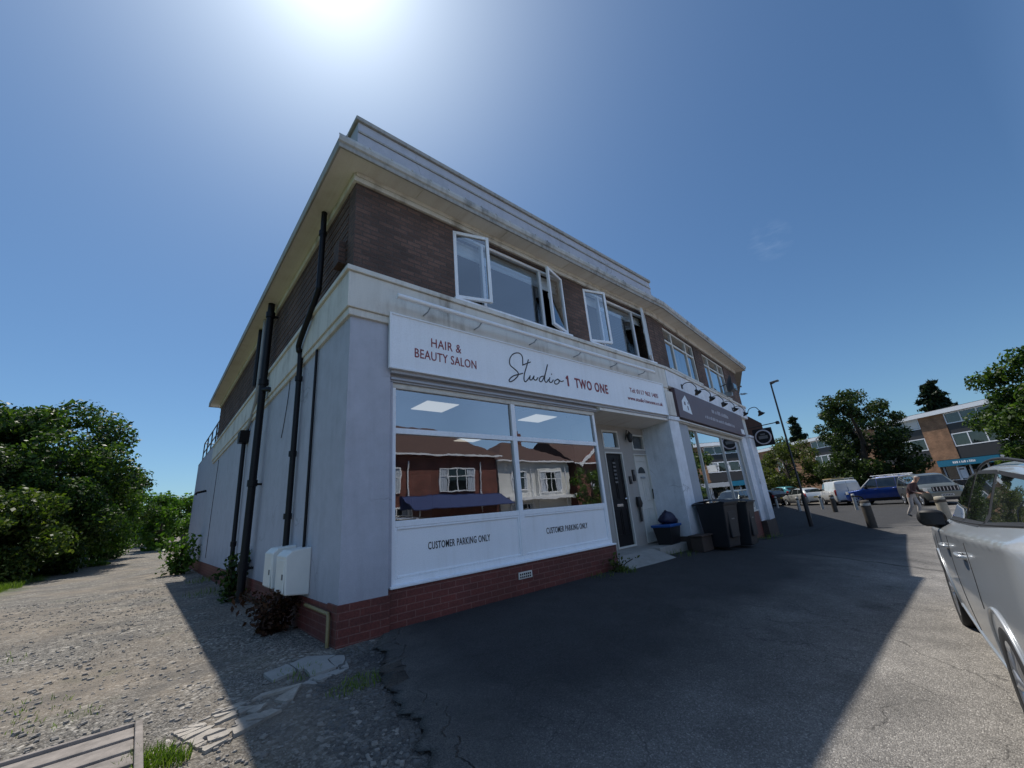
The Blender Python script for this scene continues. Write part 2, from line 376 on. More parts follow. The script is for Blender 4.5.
def ground():
    m, n = newmat('gravel_ground'); co = obj_co(n); s = n('ShaderNodeSeparateXYZ', i0=co)
    v = n('ShaderNodeTexVoronoi', Vector=co, Scale=40.0); v2 = n('ShaderNodeTexVoronoi', Vector=co, Scale=95.0)
    big = n.noise(co, .45, 6, .6); mid = n.noise(co, 2.0, 6, .65); f = n.noise(co, 160, 3)
    sp = n('ShaderNodeSeparateColor', i0=v.outputs[1]); sp2 = n('ShaderNodeSeparateColor', i0=v2.outputs[1])
    st = n.ramp(sp.outputs[0], [(0, (.025,.023,.02)), (.35, (.10,.092,.08)), (.75, (.24,.22,.185)), (1, (.55,.51,.45))])
    st2 = n.ramp(sp2.outputs[1], [(0, (.025,.023,.021)), (.5, (.12,.11,.097)), (1, (.40,.37,.325))])
    c = n.mix(n.ramp(mid, [(.4, 0.0), (.6, 1.0)]), st2, st)
    dirt = n.mix(f, (.155,.122,.09), (.31,.26,.20))
    lane = n.ramp(big, [(.42, 0.0), (.62, 1.0)])
    c = n.mix(n.math('MULTIPLY', lane, .72), c, dirt)
    c = n.mix(1.0, c, n.ramp(mid, [(.3, .68), (.7, 1.15)]), 'MULTIPLY')
    # old tarmac skin left in patches
    tar = n.ramp(n.noise(co, .8, 4), [(.55, 0.0), (.64, .55)])
    c = n.mix(tar, c, (.075,.072,.068))
    moss = n.math('MULTIPLY', n.ramp(n.noise(co, 1.3, 5, .6), [(.58, 0.0), (.70, .6)]), f)
    c = n.mix(moss, c, (.07,.085,.03))
    # black tarmac crumbs and dirt beside the forecourt edge
    ed_ = n.math('MULTIPLY', n.math('MULTIPLY', n.math('ADD', n.math('MULTIPLY', s.outputs[0], 1.25), n.math('ADD', 1.05, n.math('MULTIPLY', n.math('SUBTRACT', mid, .5), 2.4))), n.ramp(n.math('MULTIPLY', s.outputs[1], -1), [(.0, 0.0), (.5, 1.0)])), .8, True)
    c = n.mix(ed_, c, n.mix(sp2.outputs[2], (.022,.022,.024), (.085,.08,.075)))
    # grass verge away from the lane
    gx = n.math('ADD', n.math('MULTIPLY', s.outputs[0], -1), n.math('MULTIPLY', n.noise(co, .7, 3), 2.0))
    g = n.ramp(n.math('DIVIDE', n.math('SUBTRACT', gx, 5.1), 1.2, True), [(0, 0.0), (1, 1.0)])
    c = n.mix(g, c, n.mix(f, (.035,.06,.012), (.09,.12,.03)))
    h = n.math('ADD', n.math('MULTIPLY', n.math('SUBTRACT', 1.0, v.outputs[0]), .55), n.math('ADD', n.math('MULTIPLY', n.math('SUBTRACT', 1.0, v2.outputs[0]), .35), n.math('MULTIPLY', mid, .7)))
    finish(n, c, .95, 0, h, 1.0, .022)
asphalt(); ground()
# ================================================================ corner shop building (local frame = world: x along the front, y inwards)
def glaze(name, parent, x0, x1, z0, z1, y, mat='window_glass', M=None):
    b = MB(); b.quad((x0,y,z0),(x1,y,z0),(x1,y,z1),(x0,y,z1)); return b.build(name, mat, parent)
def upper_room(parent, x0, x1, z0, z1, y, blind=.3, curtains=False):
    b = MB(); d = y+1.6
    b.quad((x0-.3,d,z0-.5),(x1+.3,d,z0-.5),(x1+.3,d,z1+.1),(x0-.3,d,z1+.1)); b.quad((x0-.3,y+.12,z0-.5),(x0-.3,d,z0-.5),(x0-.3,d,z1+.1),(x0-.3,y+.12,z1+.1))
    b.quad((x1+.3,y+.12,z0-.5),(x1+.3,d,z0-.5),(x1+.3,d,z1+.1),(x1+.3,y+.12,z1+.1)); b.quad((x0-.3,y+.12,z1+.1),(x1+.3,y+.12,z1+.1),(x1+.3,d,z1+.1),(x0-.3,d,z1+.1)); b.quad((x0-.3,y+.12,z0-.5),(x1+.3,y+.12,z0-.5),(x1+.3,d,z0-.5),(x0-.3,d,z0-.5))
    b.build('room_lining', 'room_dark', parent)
    if blind:
        b = MB(); h = (z1-z0)*blind
        b.grid(lambda u, v: (x0+.02+u*(x1-x0-.04), y+.10+.012*math.sin(v*19), z1-.02-h*v), 1, 16)
        b.build('roller_blind', 'blind_fabric', parent)
    if curtains:
        b = MB()
        b.grid(lambda u, v: (x0+.03+u*(x1-x0-.06), y+.12+.03*math.sin(u*70)+.02*math.sin(u*23+1), z0+.03+(z1-z0-.3)*v), 160, 2)
        b.build('net_curtain', 'curtain_fabric', parent)
def casement_window(parent, x0, x1, z0, z1, angL, angR, blind):
    """white plastic window: side-hung casement, fixed light, side-hung casement"""
    y0, y1 = .045, .115; w = (x1-x0)*.235; b = MB()
    b.frame(x0, x1, z0, z1, y0, y1, .05)
    for xx in (x0+w, x1-w): b.box(xx-.03, xx+.03, y0+.002, y1-.002, z0+.05, z1-.05)
    win = b.build('window', 'white_upvc', parent, bevel=.006)
    s = MB(); s.box(x0-.04, x1+.04, -.055, y0+.02, z0-.05, z0-.002); s.build('sill', 'white_upvc', win, bevel=.006)
    glaze('pane', win, x0+w+.03, x1-w-.03, z0+.05, z1-.05, .08)
    for side, ang in ((-1, angL), (1, angR)):
        xh = x0+.015 if side < 0 else x1-.015; W = w-.0
        M = Matrix.Translation((xh, y0-.012, 0)) @ Matrix.Rotation(-R(ang) if side < 0 else R(ang), 4, 'Z')
        a, c = (0, W) if side < 0 else (-W, 0)
        q = MB(); q.frame(a, c, z0+.02, z1-.02, -.025, .028, .058, 0, M)
        hx = W-.03 if side < 0 else -W+.03
        q.box(hx-.012, hx+.012, .028, .05, (z0+z1)/2-.06, (z0+z1)/2+.06, 0, M)
        sash = q.build('sash', 'white_upvc', win, bevel=.006)
        g = MB(); g.add([(a+.056,0,z0+.076),(c-.056,0,z0+.076),(c-.056,0,z1-.076),(a+.056,0,z1-.076)], [(0,1,2,3)], 0, False, M); g.build('sash_pane', 'window_glass', win)
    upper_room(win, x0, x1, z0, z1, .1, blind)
    return win

B1 = empty('shop_building', (0,0,0), 0, 'two-storey corner shop with lilac-grey render, dark brick upstairs and a deep overhanging eave', 'building')
XE = 7.95                                           # where the terrace bends
# --- ground floor walls
b = MB()
b.box(0, .54, 0, .3, .37, 3.70)                      # corner pier
b.box(0, .25, .3, 13.9, .35, 3.70); b.box(0, .25, 13.9, 20.7, .35, 4.5)
b.box(.54, .6, .05, .3, .43, 2.9)
b.box(.25, 8.0, 20.45, 20.7, -.2, 4.5); b.box(7.7, 7.9, .9, 20.45, -.2, 4.5)
b.box(.25, 7.7, 13.9, 20.45, 4.3, 4.44)
wall = b.build('wall', 'lilac_render', B1)
b = MB(); b.box(.54, 4.95, .05, .3, 2.905, 3.69); b.box(.54, 7.68, -.035, .05, 3.0, 3.055); b.box(.56, 4.93, .02, .05, 2.93, 2.965)
b.build('shopfront_header', 'sign_grey_trim', B1, bevel=.006)
b = MB(); b.box(-.006, .262, 13.9, 20.72, 4.5, 4.56); b.build('coping', 'weathered_fascia', B1, bevel=.01)
b = MB(); b.box(-.016, .556, -.016, .3, -.7, .372); b.box(-.014, .24, .3, 20.69, -.7, .352); b.box(.556, 4.93, .045, .3, -.7, .412)
b.build('brick_plinth', 'red_brick', B1, bevel=.006)
b = MB(); b.box(2.52, 2.78, .03, .046, .21, .30)
v = b.build('air_vent', 'cream_frieze', B1)
b = MB()
for i in range(6):
    for j in range(2): b.box(2.54+i*.038, 2.562+i*.038, .026, .0298, .222+j*.036, .246+j*.036)
b.build('vent_slots', 'black_paint', v)
# --- frieze with mouldings, brick storey, eaves, parapet
b = MB()
b.box(-.067, XE-.02, -.067, .2, 3.79, 4.30); b.box(-.067, .2, .2, 13.93, 3.79, 4.30)
b.box(-.10, XE-.02, -.10, .2, 4.302, 4.375); b.box(-.10, .2, .2, 13.96, 4.302, 4.375)
b.box(-.04, XE-.02, -.04, .2, 3.69, 3.788); b.box(-.04, .2, .2, 13.92, 3.69, 3.788)
b.build('frieze', 'cream_frieze', B1, bevel=.008)
b = MB()
W1 = (1.62, 4.36, 4.44, 5.76); W2 = (5.02, 7.62, 4.44, 5.76)
b.wall(0, XE, 4.38, 5.96, 0, .25, [W1, W2]); b.box(.03, .25, .25, 13.84, 4.38, 5.96)
for k in range(21): b.box(-.008+.004*(k % 2), .03, .25, 13.85, 4.385+k*.075, 4.385+k*.075+.056)
b.box(.25, XE-.1, 13.6, 13.85, 4.38, 5.96)
b.box(7.7, XE-.1, .3, 13.6, 4.38, 5.96)
b.build('brick_storey', 'dark_brick', B1)
b = MB(); b.box(.012, .029, .26, 13.83, 4.385, 5.955); b.build('raked_joint', 'room_dark', B1)
b = MB(); b.box(-.05, XE-.02, -.05, 0, 5.80, 5.93); b.box(-.03, XE-.02, -.075, -.05, 5.87, 5.93); b.box(-.05, 0, 0, 13.85, 5.80, 5.93)
b.build('eaves_moulding', 'cream_frieze', B1, bevel=.008)
b = MB(); b.box(-.34, XE+.03, -.34, 14.2, 5.932, 5.98)
for x in (.9, 2.6, 4.3, 6.0, 7.6): b.box(x-.012, x+.012, -.335, -.08, 5.922, 5.9318)
eav = b.build('soffit', 'soffit_paint', B1)
b = MB(); b.box(-.37, XE+.04, -.37, -.34, 5.915, 6.08); b.box(-.37, -.34, -.34, 14.23, 5.915, 6.09); b.box(-.34, XE+.03, 14.2, 14.23, 5.915, 6.09)
b.build('fascia', 'weathered_fascia', B1, bevel=.008)
b = MB(); b.box(-.36, XE, -.36, 14.2, 5.985, 6.05); b.build('roof', 'flat_roof', B1)
b = MB(); prof = [(-.385,6.095),(-.40,6.10),(-.41,6.05),(-.395,6.0),(-.372,5.985)]
for (y0_, z0_), (y1_, z1_) in zip(prof, prof[1:]): b.quad((-.385, y0_, z0_), (XE+.05, y0_, z0_), (XE+.05, y1_, z1_), (-.385, y1_, z1_))
for i in range(26):
    x = -.3+i*.32; b.box(x, x+.02, -.412, -.372, 6.08, 6.106)
b.build('gutter', 'flaking_gutter', B1)
b = MB(); b.box(-.05, XE+.0, -.12, .12, 6.05, 6.80); b.box(-.05, .15, .12, 7.0, 6.05, 6.80)
par = b.build('parapet', 'lilac_render', B1)
b = MB(); b.box(-.09, XE+.02, -.16, .16, 6.802, 6.875); b.box(-.09, .19, .16, 7.02, 6.802, 6.875); b.box(-.05, XE, -.138, -.122, 6.60, 6.64)
b.build('parapet_coping', 'weathered_fascia', par, bevel=.01)
casement_window(B1, *W1, 17, 16, .22); casement_window(B1, *W2, 17, 24, .16)

# --- salon shop window
b = MB(); y0, y1 = .09, .16
b.frame(.6, 4.9, .44, 2.90, y0, y1, .065)
b.box(2.675, 2.765, y0-.004, y1, .505, 2.835)
for a, c in ((.665, 2.675), (2.765, 4.835)):
    b.box(a, c, y0+.003, y1, 2.225, 2.30); b.box(a, c, y0+.003, y1, 1.075, 1.15)
    b.frame(a, c, .505, 1.075, y0+.006, y1-.01, .028)
sw = b.build('shop_window', 'white_upvc', B1, bevel=.006)
b = MB(); b.box(.578, 4.92, .02, .15, .413, .442); b.build('sill', 'white_upvc', sw, bevel=.006)
for a, c in ((.665, 2.675), (2.765, 4.835)):
    p = MB(); p.box(a+.028, c-.028, y0+.022, y0+.04, .533, 1.047); p.build('panel', 'sign_white', sw)
    glaze('pane', sw, a, c, 2.30, 2.835, .125, 'shop_glass'); glaze('pane', sw, a, c, 1.15, 2.225, .125, 'shop_glass')
text_mesh('lettering', 'CUSTOMER PARKING ONLY', 1.115, 2.105, .775, .865, y0+.021, 'lettering_black', sw, .009, 1.12)
text_mesh('lettering', 'CUSTOMER PARKING ONLY', 3.245, 4.275, .755, .848, y0+.021, 'lettering_black', sw, .009, 1.12)
b = MB(); b.box(.6, 4.9, .085, .165, 2.842, 2.902); b.build('head_trim', 'cream_frieze', sw)
# inside of the salon
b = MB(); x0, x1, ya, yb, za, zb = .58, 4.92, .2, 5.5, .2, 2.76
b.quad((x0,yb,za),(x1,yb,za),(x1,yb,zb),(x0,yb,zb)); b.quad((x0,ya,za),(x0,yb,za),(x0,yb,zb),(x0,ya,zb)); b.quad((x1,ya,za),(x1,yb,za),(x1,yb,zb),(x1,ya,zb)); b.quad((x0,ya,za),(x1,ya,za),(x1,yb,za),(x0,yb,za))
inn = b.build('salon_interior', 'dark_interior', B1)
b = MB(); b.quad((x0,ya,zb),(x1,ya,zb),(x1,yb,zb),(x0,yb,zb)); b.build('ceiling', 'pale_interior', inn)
for px in (1.2, 3.38):
    for k, yy in enumerate((.21, 2.4)):
        b = MB(); b.box(px, px+.54, yy, yy+.5, zb-.012, zb-.004); b.build('ceiling_light', 'light_panel', B1)
for px in (1.1, 2.2, 3.6):                           # styling units along the back wall
    b = MB(); b.box(px, px+.7, 5.1, 5.45, .2, 1.0); b.box(px+.05, px+.65, 5.42, 5.46, 1.05, 2.3); b.build('styling_unit', 'pale_interior', B1)
# chairs by the glass
def tube_chair(x, y, rz, label):
    t = empty('salon_chair', (x, y, .2), rz, label, 'chair', 'tubular chairs inside the salon window')
    f = MB()
    for sx in (-.22, .22):
        f.tube([(sx,-.2,0),(sx,-.22,.45),(sx,-.25,.95)], .013, 6); f.tube([(sx,.22,0),(sx,.2,.45),(sx,-.22,.45)], .013, 6)
    for z in (.62, .74, .86): f.tube([(-.22,-.235,z),(.22,-.235,z)], .011, 6)
    f.build('frame', 'chrome', t); s = MB(); s.box(-.22, .22, -.22, .22, .44, .48); s.build('seat', 'black_plastic', t, bevel=.01)
tube_chair(.98, .62, .5, 'chrome tube chair just inside the bottom left corner of the salon window'); tube_chair(1.62, .75, -.3, 'second chrome tube chair in from the corner behind the salon glass')

# --- recessed entrance with two doors
b = MB(); YB = .72
D1 = (5.92, 6.60, .2, 2.24); T1 = (5.92, 6.54, 2.31, 2.74); D2 = (7.06, 7.66, .2, 2.22); T2 = (7.09, 7.64, 2.31, 2.70)
b.wall(4.96, 7.7, .0, 3.0, YB, YB+.12, [D1, T1, D2, T2]); b.box(4.9, 4.96, .162, YB, -.1, 3.0)
b.build('entrance_wall', 'recess_paint', B1)
b = MB(); b.box(4.9, 7.66, -.0, YB+.1, 2.985, 3.0)
b.prism([(4.96, -.03, 2.93), (4.96, YB, 2.86), (4.96, YB, 2.984), (4.96, -.03, 2.984)], (2.7, 0, 0)); b.build('entrance_ceiling', 'soffit_paint', B1)
b = MB(); b.prism([(4.94, -.32, -.2), (4.94, -.32, -.03), (4.94, .25, .16), (4.94, YB+.12, .19), (4.94, YB+.12, -.2)], (1.55, 0, 0)); b.box(6.49, 7.66, .1, YB+.12, -.2, .17)
b.build('doorstep', 'concrete', B1, bevel=.01)
b = MB(); b.box(4.96, 7.7, YB+.13, YB+.16, 0, 3.0); b.build('entrance_backing', 'room_dark', B1)
# black panelled door
x0, x1, z0, z1 = D1; b = MB(); b.box(x0+.03, x1-.03, YB+.03, YB+.075, z0+.03, z1-.03); b.frame(x0, x1, z0, z1, YB-.02, YB+.1, .032, 1)
for a in (0, 1):
    xa = x0+.1+a*.26
    for zz in ((.45, 1.0), (1.2, 2.1)): b.frame(xa, xa+.22, zz[0], zz[1], YB+.018, YB+.03, .02)
dr = b.build('front_door', ['black_paint', 'old_white_wood'], B1, bevel=.004, label='black panelled front door')
b = MB(); b.box(6.14, 6.36, YB+.012, YB+.029, 1.04, 1.10); b.build('letterbox', 'chrome', dr, bevel=.004)
b = MB(); b.lathe([(0,0),(.03,0),(.032,.02),(.02,.04),(0,.042)], 12, Matrix.Translation((6.5, YB+.03, 1.2)) @ Matrix.Rotation(R(90), 4, 'X')); b.build('door_knob', 'chrome', dr)
b = MB()
for k in range(6): b.box(6.20, 6.30, YB+.010, YB+.017, 1.55+k*.085, 1.59+k*.085)
b.build('door_ornament', 'dish_grey', dr)
# white door with half-moon light
x0, x1, z0, z1 = D2; b = MB(); b.box(x0+.025, x1-.025, YB+.03, YB+.075, z0+.03, z1-.02); b.frame(x0, x1, z0, z1, YB-.02, YB+.1, .028)
for (a, c, d, e) in ((7.13,7.33,.4,.95),(7.39,7.59,.4,.95),(7.13,7.33,1.12,1.62),(7.39,7.59,1.12,1.62)): b.frame(a, c, d, e, YB+.018, YB+.03, .02)
b.box(x0+.06, x1-.06, YB+.016, YB+.03, 2.04, 2.07)
dw = b.build('front_door', 'old_white_wood', B1, bevel=.004, label='white panelled front door with half-moon light')
b = MB(); pts = [(7.36+.15*math.cos(a), YB+.022, 1.76+.15*math.sin(a)) for a in np.linspace(0, math.pi, 13)]
b.prism(pts, (0,.01,0)); b.build('fan_light', 'car_glass', dw)
b = MB(); b.box(7.26, 7.46, YB+.012, YB+.029, 1.64, 1.68); b.build('letterbox', 'chrome', dw)
b = MB(); b.tube([(7.60, YB-.03, 1.15), (7.60, YB-.04, 1.38)], .012, 8); b.build('door_handle', 'black_paint', dw)
for (x0, x1, z0, z1) in (T1, T2):
    b = MB(); b.frame(x0, x1, z0, z1, YB-.015, YB+.08, .04); f = b.build('transom_light', 'old_white_wood', B1, bevel=.004); glaze('pane', f, x0+.04, x1-.04, z0+.04, z1-.04, YB+.04)
# lantern, entry phones
b = MB(); M = Matrix.Translation((6.86, YB-.12, 2.56)); b.lathe([(.01,.17),(.07,.10),(.075,.09),(.06,-.02),(.04,-.08),(0,-.09)], 8, M); b.tube([(6.86,YB,2.55),(6.86,YB-.06,2.78),(6.86,YB-.12,2.73)], .012, 6)
tag(b.build('wall_lantern', 'wrought_metal'), 'small black lantern on the wall between the black and the white door', 'lantern')
for (x, z, h, w) in ((6.72, 1.52, .17, .075), (6.88, 1.58, .26, .085)):
    b = MB(); b.box(x, x+w, YB-.035, YB, z, z+h); b.box(x+.015, x+w-.015, YB-.04, YB-.036, z+h*.55, z+h*.9, 1); b.build('entry_phone', ['black_plastic', 'dish_grey'], B1, bevel=.005)
b = MB(); b.tube([(6.9, YB-.05, 1.0), (6.9, YB-.06, 1.07), (6.9, YB-.05, 1.22)], [.06, .075, .05], 10); b.tube([(6.9, YB-.05, .68), (6.9, YB-.05, 1.0)], .03, 8)
tag(b.build('hanging_bag', 'black_plastic'), 'dark bag hanging on the entrance wall beside the white door', 'bag')

# white pier at the bend
b = MB(); b.box(7.66, 8.14, -.05, YB+.1, .28, 2.95); b.box(7.63, 8.17, -.08, YB+.1, 2.952, 3.05); b.build('pier', 'white_pier', B1, bevel=.008)
b = MB(); b.box(7.64, 8.16, -.07, YB+.1, -.7, .278); b.build('pier_base', 'brown_planter', B1, bevel=.01)
b = MB(); b.box(7.67, 8.05, -.09, .2, 3.06, 3.69); b.build('pier_head', 'cream_frieze', B1, bevel=.01)

# --- pipes on the side wall
b = MB(); b.tube(cr([(-.13,1.02,5.93),(-.13,1.02,5.2),(-.13,1.04,4.66),(-.13,1.12,4.5),(-.13,1.9,4.05),(-.11,2.02,3.9),(-.075,2.03,3.6),(-.075,2.0,.2)], 6), .042, 10)
for z in (5.5, 3.4, 2.2, 1.3): b.tube([(-.13 if z > 4 else -.075, 1.03 if z > 4 else 2.03, z), (-.13 if z > 4 else -.075, 1.03 if z > 4 else 2.03, z+.08)], .056, 10)
b.build('downpipe', 'black_paint', B1)
b = MB(); b.tube([(-.16,4.55,5.93),(-.16,4.55,-.05)], .068, 12)
for z in (5.6, 4.05, 2.0, .5): b.tube([(-.16,4.55,z),(-.16,4.55,z+.12)], .088, 12); b.box(-.17, 0, 4.53, 4.57, z+.02, z+.06)
b.tube([(-.16,4.55,3.95),(-.1,4.3,3.9),(0,4.2,3.85)], .05, 8)
b.build('soil_pipe', 'black_paint', B1)
b = MB(); b.tube([(-.13,5.35,5.9),(-.13,5.35,4.3),(-.10,5.6,4.0),(-.05,6.3,3.75),(-.05,6.7,3.5)], .035, 8); b.build('waste_pipe', 'grey_pipe', B1)
b = MB(); b.tube([(-.1,6.0,5.9),(-.1,6.0,4.45)], .05, 8); b.build('vent_pipe', 'black_paint', B1)
b = MB(); b.prism([(-.2,6.55,3.50),(-.2,6.95,3.50),(-.2,6.86,3.22),(-.2,6.64,3.22)], (.2,0,0)); b.tube([(-.08,6.75,3.24),(-.08,6.6,1.5),(-.08,6.45,-.05)], .045, 10); b.tube([(-.08,6.55,.9),(-.08,6.54,1.0)], .06, 10)
b.build('hopper_pipe', 'black_paint', B1)
b = MB(); b.tube([(-.03,1.29,3.68),(-.03,1.27,.86)], .02, 6); b.build('cable_pipe', 'black_paint', B1)
b = MB(); b.tube(cr([(-.012,2.9,3.68),(-.014,2.95,3.3),(-.012,3.1,2.9),(-.012,3.2,2.7)], 5), .006, 5); b.build('loose_cable', 'black_paint', B1)
b = MB(); b.tube([(-.012,12.2,3.6),(-.012,12.3,2.0),(-.012,12.25,.5)], .007, 5); b.build('loose_cable', 'black_paint', B1)
b = MB(); b.tube([(-.02,14.8,2.8),(-.3,14.8,2.74),(-.34,14.8,2.66)], .045, 8); b.build('overflow_spout', 'black_paint', B1)
b = MB(); b.box(-.10, 0, .30, .52, 4.62, 4.98); b.build('vent_box', 'dark_brick', B1, bevel=.006)
b = MB(); b.tube([(-.045,.99,.29),(-.045,.16,.285),(-.05,.13,.25),(-.05,.13,-.1)], .02, 8); b.build('gas_pipe', 'copper_gas', B1)
# meter boxes
def meter_box(y, z, label):
    t = empty('meter_box', (0, y, z), 0, label, 'meter box', 'white meter boxes on the side wall')
    w, h, d = .46, .52, .27
    s = MB(); s.prism([(0,0,0),(-d,0,.03),(-d-.02,0,h-.06),(-d+.05,0,h),(0,0,h+.02)], (0,w,0)); s.build('case', 'meter_white', t, bevel=.014)
    q = MB(); q.box(-d-.022, -d-.006, .035, w-.035, .05, h-.1); dd = q.build('door', 'meter_white', t, bevel=.008)
    q = MB(); q.box(-d-.03, -d-.0225, .06, .1, .2, .26); q.build('catch', 'dish_grey', dd)
meter_box(1.02, .39, 'white meter box nearest the building corner, low on the side wall'); meter_box(1.72, .41, 'white meter box behind the other one, farther from the building corner')
# rail round the roof terrace
b = MB()
for y in (14.1, 15.7, 17.3, 18.9, 20.55): b.tube([(.12,y,4.55),(.12,y,5.6)], .028, 6)
for z in (5.6, 5.1): b.tube([(.12,14.1,z),(.12,20.55,z)], .025, 6)
b.tube([(.12,20.55,5.6),(5,20.55,5.6)], .025, 6); b.tube([(5,20.55,4.5),(5,20.55,5.6)], .028, 6)
b.build('terrace_railing', 'wrought_metal', B1)
b = MB(); b.box(.5, 1.3, 14.5, 15.4, 4.45, 4.95); b.build('terrace_planter', 'brown_planter', B1)

# --- fascia sign of the salon
S1 = empty('fascia_sign', (0,0,0), 0, 'long white shop sign with red and black lettering over the salon window', 'sign')
b = MB(); b.box(.51, 7.62, -.075, -.042, 3.065, 3.83); b.build('board', 'sign_white', S1)
b = MB(); b.frame(.49, 7.64, 3.045, 3.85, -.088, -.04, .026); b.build('edge_trim', 'white_upvc', S1, bevel=.004)
text_mesh('lettering', 'HAIR &', 1.115, 1.625, 3.465, 3.60, -.078, 'lettering_red', S1, .0, 1.08)
text_mesh('lettering', 'BEAUTY SALON', .855, 1.895, 3.26, 3.395, -.078, 'lettering_red', S1, .0, 1.05)
b = MB(); b.prism([(4.0,-.081,3.285),(4.042,-.081,3.285),(4.042,-.081,3.495),(4.008,-.081,3.495),(3.962,-.081,3.44),(3.978,-.081,3.415),(4.0,-.081,3.435)], (0,.004,0)); b.build('lettering', 'lettering_red', S1)
text_mesh('lettering', 'TWO ONE', 4.22, 5.265, 3.285, 3.485, -.078, 'lettering_red', S1, .024, 1.15)
text_mesh('lettering', 'Tel: 0117 962 1405', 6.10, 7.30, 3.44, 3.545, -.078, 'lettering_red', S1, 0)
text_mesh('lettering', 'www.studio1twoone.co.uk', 5.97, 7.45, 3.255, 3.345, -.078, 'lettering_red', S1, 0)
strokes = [[(2.886,3.516),(2.891,3.663),(2.816,3.713),(2.691,3.672),(2.603,3.575),(2.591,3.463),(2.682,3.401),(2.755,3.351),(2.747,3.288),(2.64,3.194),(2.559,3.158),(2.552,3.196),(2.648,3.272),(2.791,3.326),(2.867,3.354)],
 [(3.033,3.634),(2.975,3.5),(2.908,3.36),(2.882,3.246),(2.906,3.209),(2.964,3.249),(3.027,3.322)],[(2.876,3.502),(3.079,3.597)],
 [(3.037,3.34),(3.02,3.267),(3.07,3.271),(3.131,3.348),(3.115,3.291),(3.168,3.277),(3.227,3.334)],
 [(3.365,3.382),(3.286,3.35),(3.25,3.279),(3.306,3.274),(3.386,3.372),(3.462,3.518),(3.506,3.627),(3.428,3.445),(3.386,3.313),(3.425,3.276),(3.498,3.343)],
 [(3.532,3.382),(3.502,3.307),(3.554,3.291),(3.618,3.348)],[(3.58,3.457),(3.593,3.452)],
 [(3.736,3.379),(3.653,3.333),(3.653,3.279),(3.731,3.294),(3.778,3.351),(3.737,3.386),(3.821,3.351),(3.898,3.373)]]
b = MB()
for st in strokes: b.tube(cr([(x, -.0765, z) for x, z in st], 6), .0105, 6)
b.build('script_lettering', 'lettering_black', S1)
# tube light along the top of the sign
T = empty('sign_light', (0,0,0), 0, 'long white tube light on brackets above the white salon sign', 'light')
b = MB(); b.tube([(.5,-.28,4.0),(6.95,-.28,3.985)], .035, 12); b.build('tube_case', 'white_upvc', T)
for x in (1.0, 1.9, 3.1, 4.3, 5.5, 6.6):
    b = MB(); b.tube([(x,-.06,3.93),(x,-.2,3.93),(x,-.28,3.98)], .011, 6); b.build('bracket', 'galvanised', T)

# ================================================================ neighbouring unit, turned away by the bend
BA = .119
B2 = empty('shop_building', (XE, 0, 0), BA, 'two-storey brick shop with a purple sign next to the white entrance pier', 'building')
LE = 8.1
b = MB(); w1 = (.62, 3.1, 4.47, 5.74); w2 = (3.95, 6.4, 4.47, 5.74)
b.wall(-.03, LE, 4.38, 5.96, 0, .25, [w1, w2]); b.box(LE-.25, LE, .25, 13, -.7, 5.96); b.box(0, LE-.25, 12.75, 13, -.7, 5.96)
b.build('brick_storey', 'dark_brick', B2)
b = MB(); b.box(.0, LE+.05, -.067, .2, 3.86, 4.30); b.build('frieze', 'white_pier', B2, bevel=.008)
b = MB(); b.box(-.02, LE+.08, -.10, .2, 4.302, 4.376); b.build('frieze_moulding', 'cream_frieze', B2, bevel=.008)
b = MB(); b.box(-.05, LE+.385, -.342, 13.3, 5.930, 5.978); b.build('soffit', 'soffit_paint', B2)
b = MB(); b.box(-.05, LE+.4, -.372, -.342, 5.913, 6.078); b.box(LE+.385, LE+.415, -.342, 13.3, 5.913, 6.09); b.build('fascia', 'weathered_fascia', B2, bevel=.008)
b = MB()
for (y0_, z0_), (y1_, z1_) in zip(prof, prof[1:]): b.quad((-.05, y0_, z0_), (LE+.42, y0_, z0_), (LE+.42, y1_, z1_), (-.05, y1_, z1_))
b.build('gutter', 'flaking_gutter', B2)
b = MB(); b.box(-.05, LE+.38, -.34, 13.2, 5.982, 6.046); b.build('roof', 'flat_roof', B2)
b = MB(); b.box(.1, 6.3, .5, .7, 6.05, 6.62); b.build('parapet', 'lilac_render', B2)
b = MB(); b.box(-.02, LE+.05, -.05, 0, 5.80, 5.93); b.build('eaves_moulding', 'cream_frieze', B2)
for (x0, x1, z0, z1) in (w1, w2):
    b = MB(); b.frame(x0, x1, z0, z1, .03, .11, .06); wd = x1-x0
    xs = (x0+wd*.27, x0+wd*.73)
    for xx in xs: b.box(xx-.035, xx+.035, .034, .106, z0+.06, z1-.06)
    b.box(x0+.06, x1-.06, .031, .109, z1-.42, z1-.36)
    win = b.build('window', 'old_white_wood', B2, bevel=.006)
    s = MB(); s.box(x0-.05, x1+.05, -.06, .05, z0-.05, z0-.002); s.build('sill', 'old_white_wood', win)
    for a, c in ((x0+.06, xs[0]-.035), (xs[0]+.035, xs[1]-.035), (xs[1]+.035, x1-.06)):
        glaze('pane', win, a, c, z0+.06, z1-.42, .07); glaze('pane', win, a, c, z1-.36, z1-.06, .07)
    upper_room(win, x0, x1, z0, z1, .1, 0, True)
